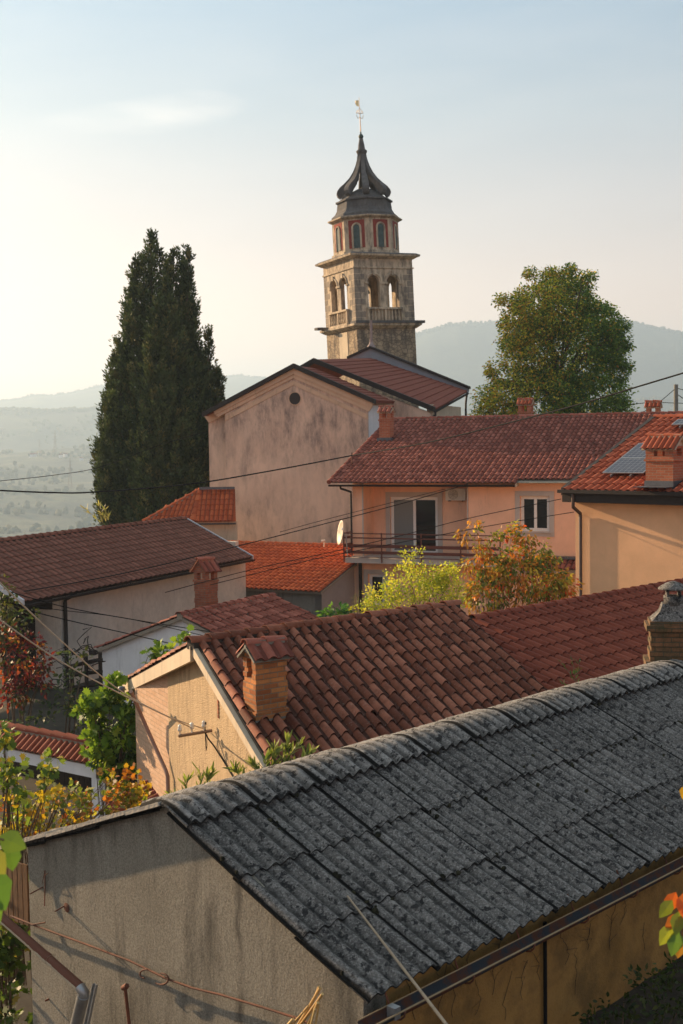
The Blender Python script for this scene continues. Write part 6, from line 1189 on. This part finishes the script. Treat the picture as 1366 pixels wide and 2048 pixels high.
# trellis by the white house
tl_ = thing('trellis', 'dark wooden trellis with bare vines against the grey wall left of the white house', 'trellis', tuple(atD(170, 1390, 33)))
for (xa, ya, xb, yb) in ((172, 1312, 174, 1400), (200, 1305, 203, 1400), (143, 1330, 146, 1400), (130, 1335, 205, 1318), (150, 1376, 205, 1366), (146, 1350, 205, 1342)):
    f = MB(); f.tube([atD(xa, ya, 33.3), atD(xb, yb, 33.3)], .055, 4); f.build('batten', M['dark_wood'], tl_)
f = MB(); rg = random.Random(9)
for k in range(16):
    p = atD(rg.uniform(110, 205), rg.uniform(1290, 1400), 33.1); pts = [p]
    for _ in range(6): p = p+V3(rg.uniform(-.3, .3), rg.uniform(-.05, .05), rg.uniform(-.15, .2)); pts.append(p)
    f.tube(pts, .014, 4)
f.build('vine_stem', M['dark_wood'], tl_)
# =================================================================== cables
def wire(label, pts, r=.012, mat='cable', name='overhead_cable', seg=10):
    """pts: (x, y, depth) anchors; smooth curve through them"""
    P = [atD(*p) for p in pts]; out_ = []
    for i in range(len(P)-1):
        p0, p1, p2, p3 = P[max(i-1, 0)], P[i], P[i+1], P[min(i+2, len(P)-1)]
        for k in range(seg):
            t = k/seg; out_.append(.5*((2*p1)+(p2-p0)*t+(2*p0-5*p1+4*p2-p3)*t*t+(3*p1-p0-3*p2+p3)*t**3))
    out_.append(P[-1]); f = MB(); f.tube(out_, r, 6); return tag(f.build(name, M[mat]), label, 'cable')
mx_ = MASTTOP
wire('thick black cable crossing the cypress and church from the left edge to the roof mast', [(-40, 979, 40), (100, 985, 42), (190, 984, 43.5), (380, 968, 46), (540, 942, 48), (704, 911, mx_.y)], .026)
wire('black cable rising over the brown roof from the mast to the upper right edge', [(704, 911, mx_.y), (850, 886, 46), (1000, 850, 42), (1150, 811, 38), (1280, 772, 35), (1400, 736, 33)], .024)
wire('thin dark cable running behind the cypress high on the left', [(-40, 967, 50), (0, 962, 51), (110, 950, 53), (200, 934, 55), (320, 890, 57), (417, 862, 58.5)], .014)
wire('cable sweeping across the church foot up to the air conditioner', [(40, 1184, 36), (180, 1160, 37), (330, 1128, 39), (500, 1086, 41), (640, 1050, 43), (800, 1008, 45), (935, 968, 47)], .016)
wire('finer cable just above the one reaching the air conditioner', [(560, 1064, 42), (640, 1042, 43), (780, 1006, 45), (890, 978, 47)], .010)
wire('cable sloping from the orange roof to the gutter corner of the apricot house', [(330, 1185, 34), (500, 1140, 35), (690, 1098, 36), (830, 1064, 36.5), (940, 1036, 36.5), (1122, 998, 36.5)], .011)
wire('lower cable sloping behind the autumn tree to the apricot wall', [(420, 1170, 34), (600, 1125, 35), (685, 1107, 36), (880, 1070, 36.5), (1000, 1048, 36.5), (1148, 1024, 36.8)], .011)
wire('pale twisted cable from the left edge to the white insulators, upper one', [(-60, 1108, 14), (0, 1166, 14.8), (115, 1275, 16.5), (232, 1375, 18.2), (330, 1430, 19.0), (406, 1457, 19.6)], .010, 'cable_light')
wire('pale cable from the left edge to the white insulators, lower one', [(-60, 1198, 14), (0, 1240, 14.8), (120, 1322, 16.3), (250, 1392, 18), (384, 1456, 19.3)], .011, 'cable_light')
wire('grey cable crossing the cream wall and the white gable, upper of three', [(15, 1182, 28), (130, 1214, 28.5), (260, 1238, 29), (435, 1266, 29.5)], .011)
wire('grey cable crossing the cream wall and the white gable, middle of three', [(10, 1205, 28), (120, 1220, 28.5), (250, 1236, 29), (410, 1272, 29.5)], .009)
wire('dark cable crossing the cream wall and the white gable, lowest of three', [(20, 1205, 28), (70, 1224, 28), (160, 1246, 28.5), (250, 1266, 29), (345, 1288, 29.5)], .012)
wire('thin cable in the sky between the ridge chimneys and the pole', [(1255, 810, 60), (1300, 805, 60), (1350, 806, 60), (1400, 808, 60)], .016)
wire('thin slanting cable meeting the pole from the lower left', [(1200, 842, 58), (1290, 822, 59), (1350, 778, 60)], .018)
pl = thing('utility_pole', 'grey concrete utility pole on the skyline near the right edge', 'pole', tuple(V3(*atD(1352, 830, 60).xy, 1)))
f = MB(); a = atD(1352, 769, 60); f.tube([V3(a.x, a.y, 0), a], [.16, .105], 10); f.build('shaft', M['concrete'], pl)
f = MB(); b = a-ZUP*.2; f.tube([b+V3(.1, 0, 0), b+V3(.5, -.1, -.12), b+V3(.9, -.2, -.4)], .02, 5); f.tube([b-ZUP*.3+V3(.1, 0, 0), b+V3(.6, -.1, -.7), b+V3(1.2, -.2, -1.2)], .02, 5); f.build('stay', M['cable'], pl)
# far pylons and valley houses
def pylon(x, yt, yb, D_, lab):
    t = thing('pylon', lab, 'pylon', tuple(atD(x, yb, D_)), 'hazy pylons in the valley'); f = MB(); a, b = atD(x, yt, D_), atD(x, yb, D_); h = (a-b).length; w = h*.06
    for sx in (-1, 1):
        for sy in (-1, 1): f.tube([b+V3(sx*w, sy*w, 0), a], h*.007, 4)
    for q in (.62, .75, .88): c = lerp(b, a, q); f.tube([c-V3(h*.11, 0, 0), c+V3(h*.11, 0, 0)], h*.006, 4)
    for k in range(8): c0, c1 = lerp(b, a, k/8), lerp(b, a, (k+1)/8); w0, w1 = w*(1-k/8), w*(1-(k+1)/8); s = 1 if k % 2 else -1; f.tube([c0+V3(s*w0, -w0, 0), c1+V3(-s*w1, -w1, 0)], h*.004, 4)
    f.build('lattice', plain('pylon_steel_%d' % x, (.16, .17, .18), .6, .3), t)
pylon(110, 861, 908, 1900, 'hazy lattice pylon, the tallest one left of the cypress'); pylon(79, 878, 912, 2300, 'faint small pylon left of the tallest one'); pylon(140, 915, 975, 1300, 'faint nearer pylon between the tallest one and the cypress')
hm = [(63, 911, 2000), (70, 910, 2020), (131, 910, 1980), (122, 912, 1990), (163, 918, 1900), (178, 924, 1850), (1225, 798, 3500), (1238, 800, 3480)]
for i, (x, y, D_) in enumerate(hm):
    c = atD(x, y+1, D_); lab = ['leftmost of the tiny white houses in the hazy valley', 'tiny white house second from the left in the hazy valley', 'tiny white house below the tallest pylon, left one of its pair', 'tiny white house below the tallest pylon, right one of its pair', 'tiny white house on the slope nearer the cypress', 'tiny white house touching the cypress edge in the hazy valley', 'left one of two tiny houses on the slope beside the round tree', 'right one of two tiny houses on the slope beside the round tree'][i]; t = thing('far_house', lab, 'house', tuple(c), ('tiny houses in the valley', 'tiny houses on the right slope')[x > 900]); s = D_*.0022; ax = hdir(20*i); ay = V3(-ax.y, ax.x, 0)
    f = MB(); f.cbox(c-ZUP*s*.5, ax*s*1.3, ay*s, ZUP*s*1.1); f.build('wall', M['w_white'], t)
    f = MB(); A0 = c+ZUP*s*.6
    for sg in (1, -1): f.prism([A0-ax*s*.7+ZUP*s*.4, A0+ax*s*.7+ZUP*s*.4, A0+ax*s*.7+ay*s*.6*sg, A0-ax*s*.7+ay*s*.6*sg], ZUP*.3)
    f.build('roof', M['tile_brown'], t)
# =================================================================== haze
f = MB(); f.box(V3(-9800, -400, -330), V3(19600, 0, 0), V3(0, 10000, 0), ZUP*900); hz = NT('haze'); hz.n.remove(hz.b)
pv = hz.n.new('ShaderNodeVolumePrincipled'); pv.inputs['Color'].default_value = (.55, .755, 1.0, 1); pv.inputs['Density'].default_value = HAZE = .00027; pv.inputs['Anisotropy'].default_value = .35; hz.l.new(pv.outputs[0], hz.out.inputs['Volume'])
ho = f.build('haze', hz.mat); ho['kind'] = 'stuff'; ho['label'] = 'pale blue haze hanging over the whole valley'; ho['category'] = 'haze'
SC.cycles.volume_bounces = 0
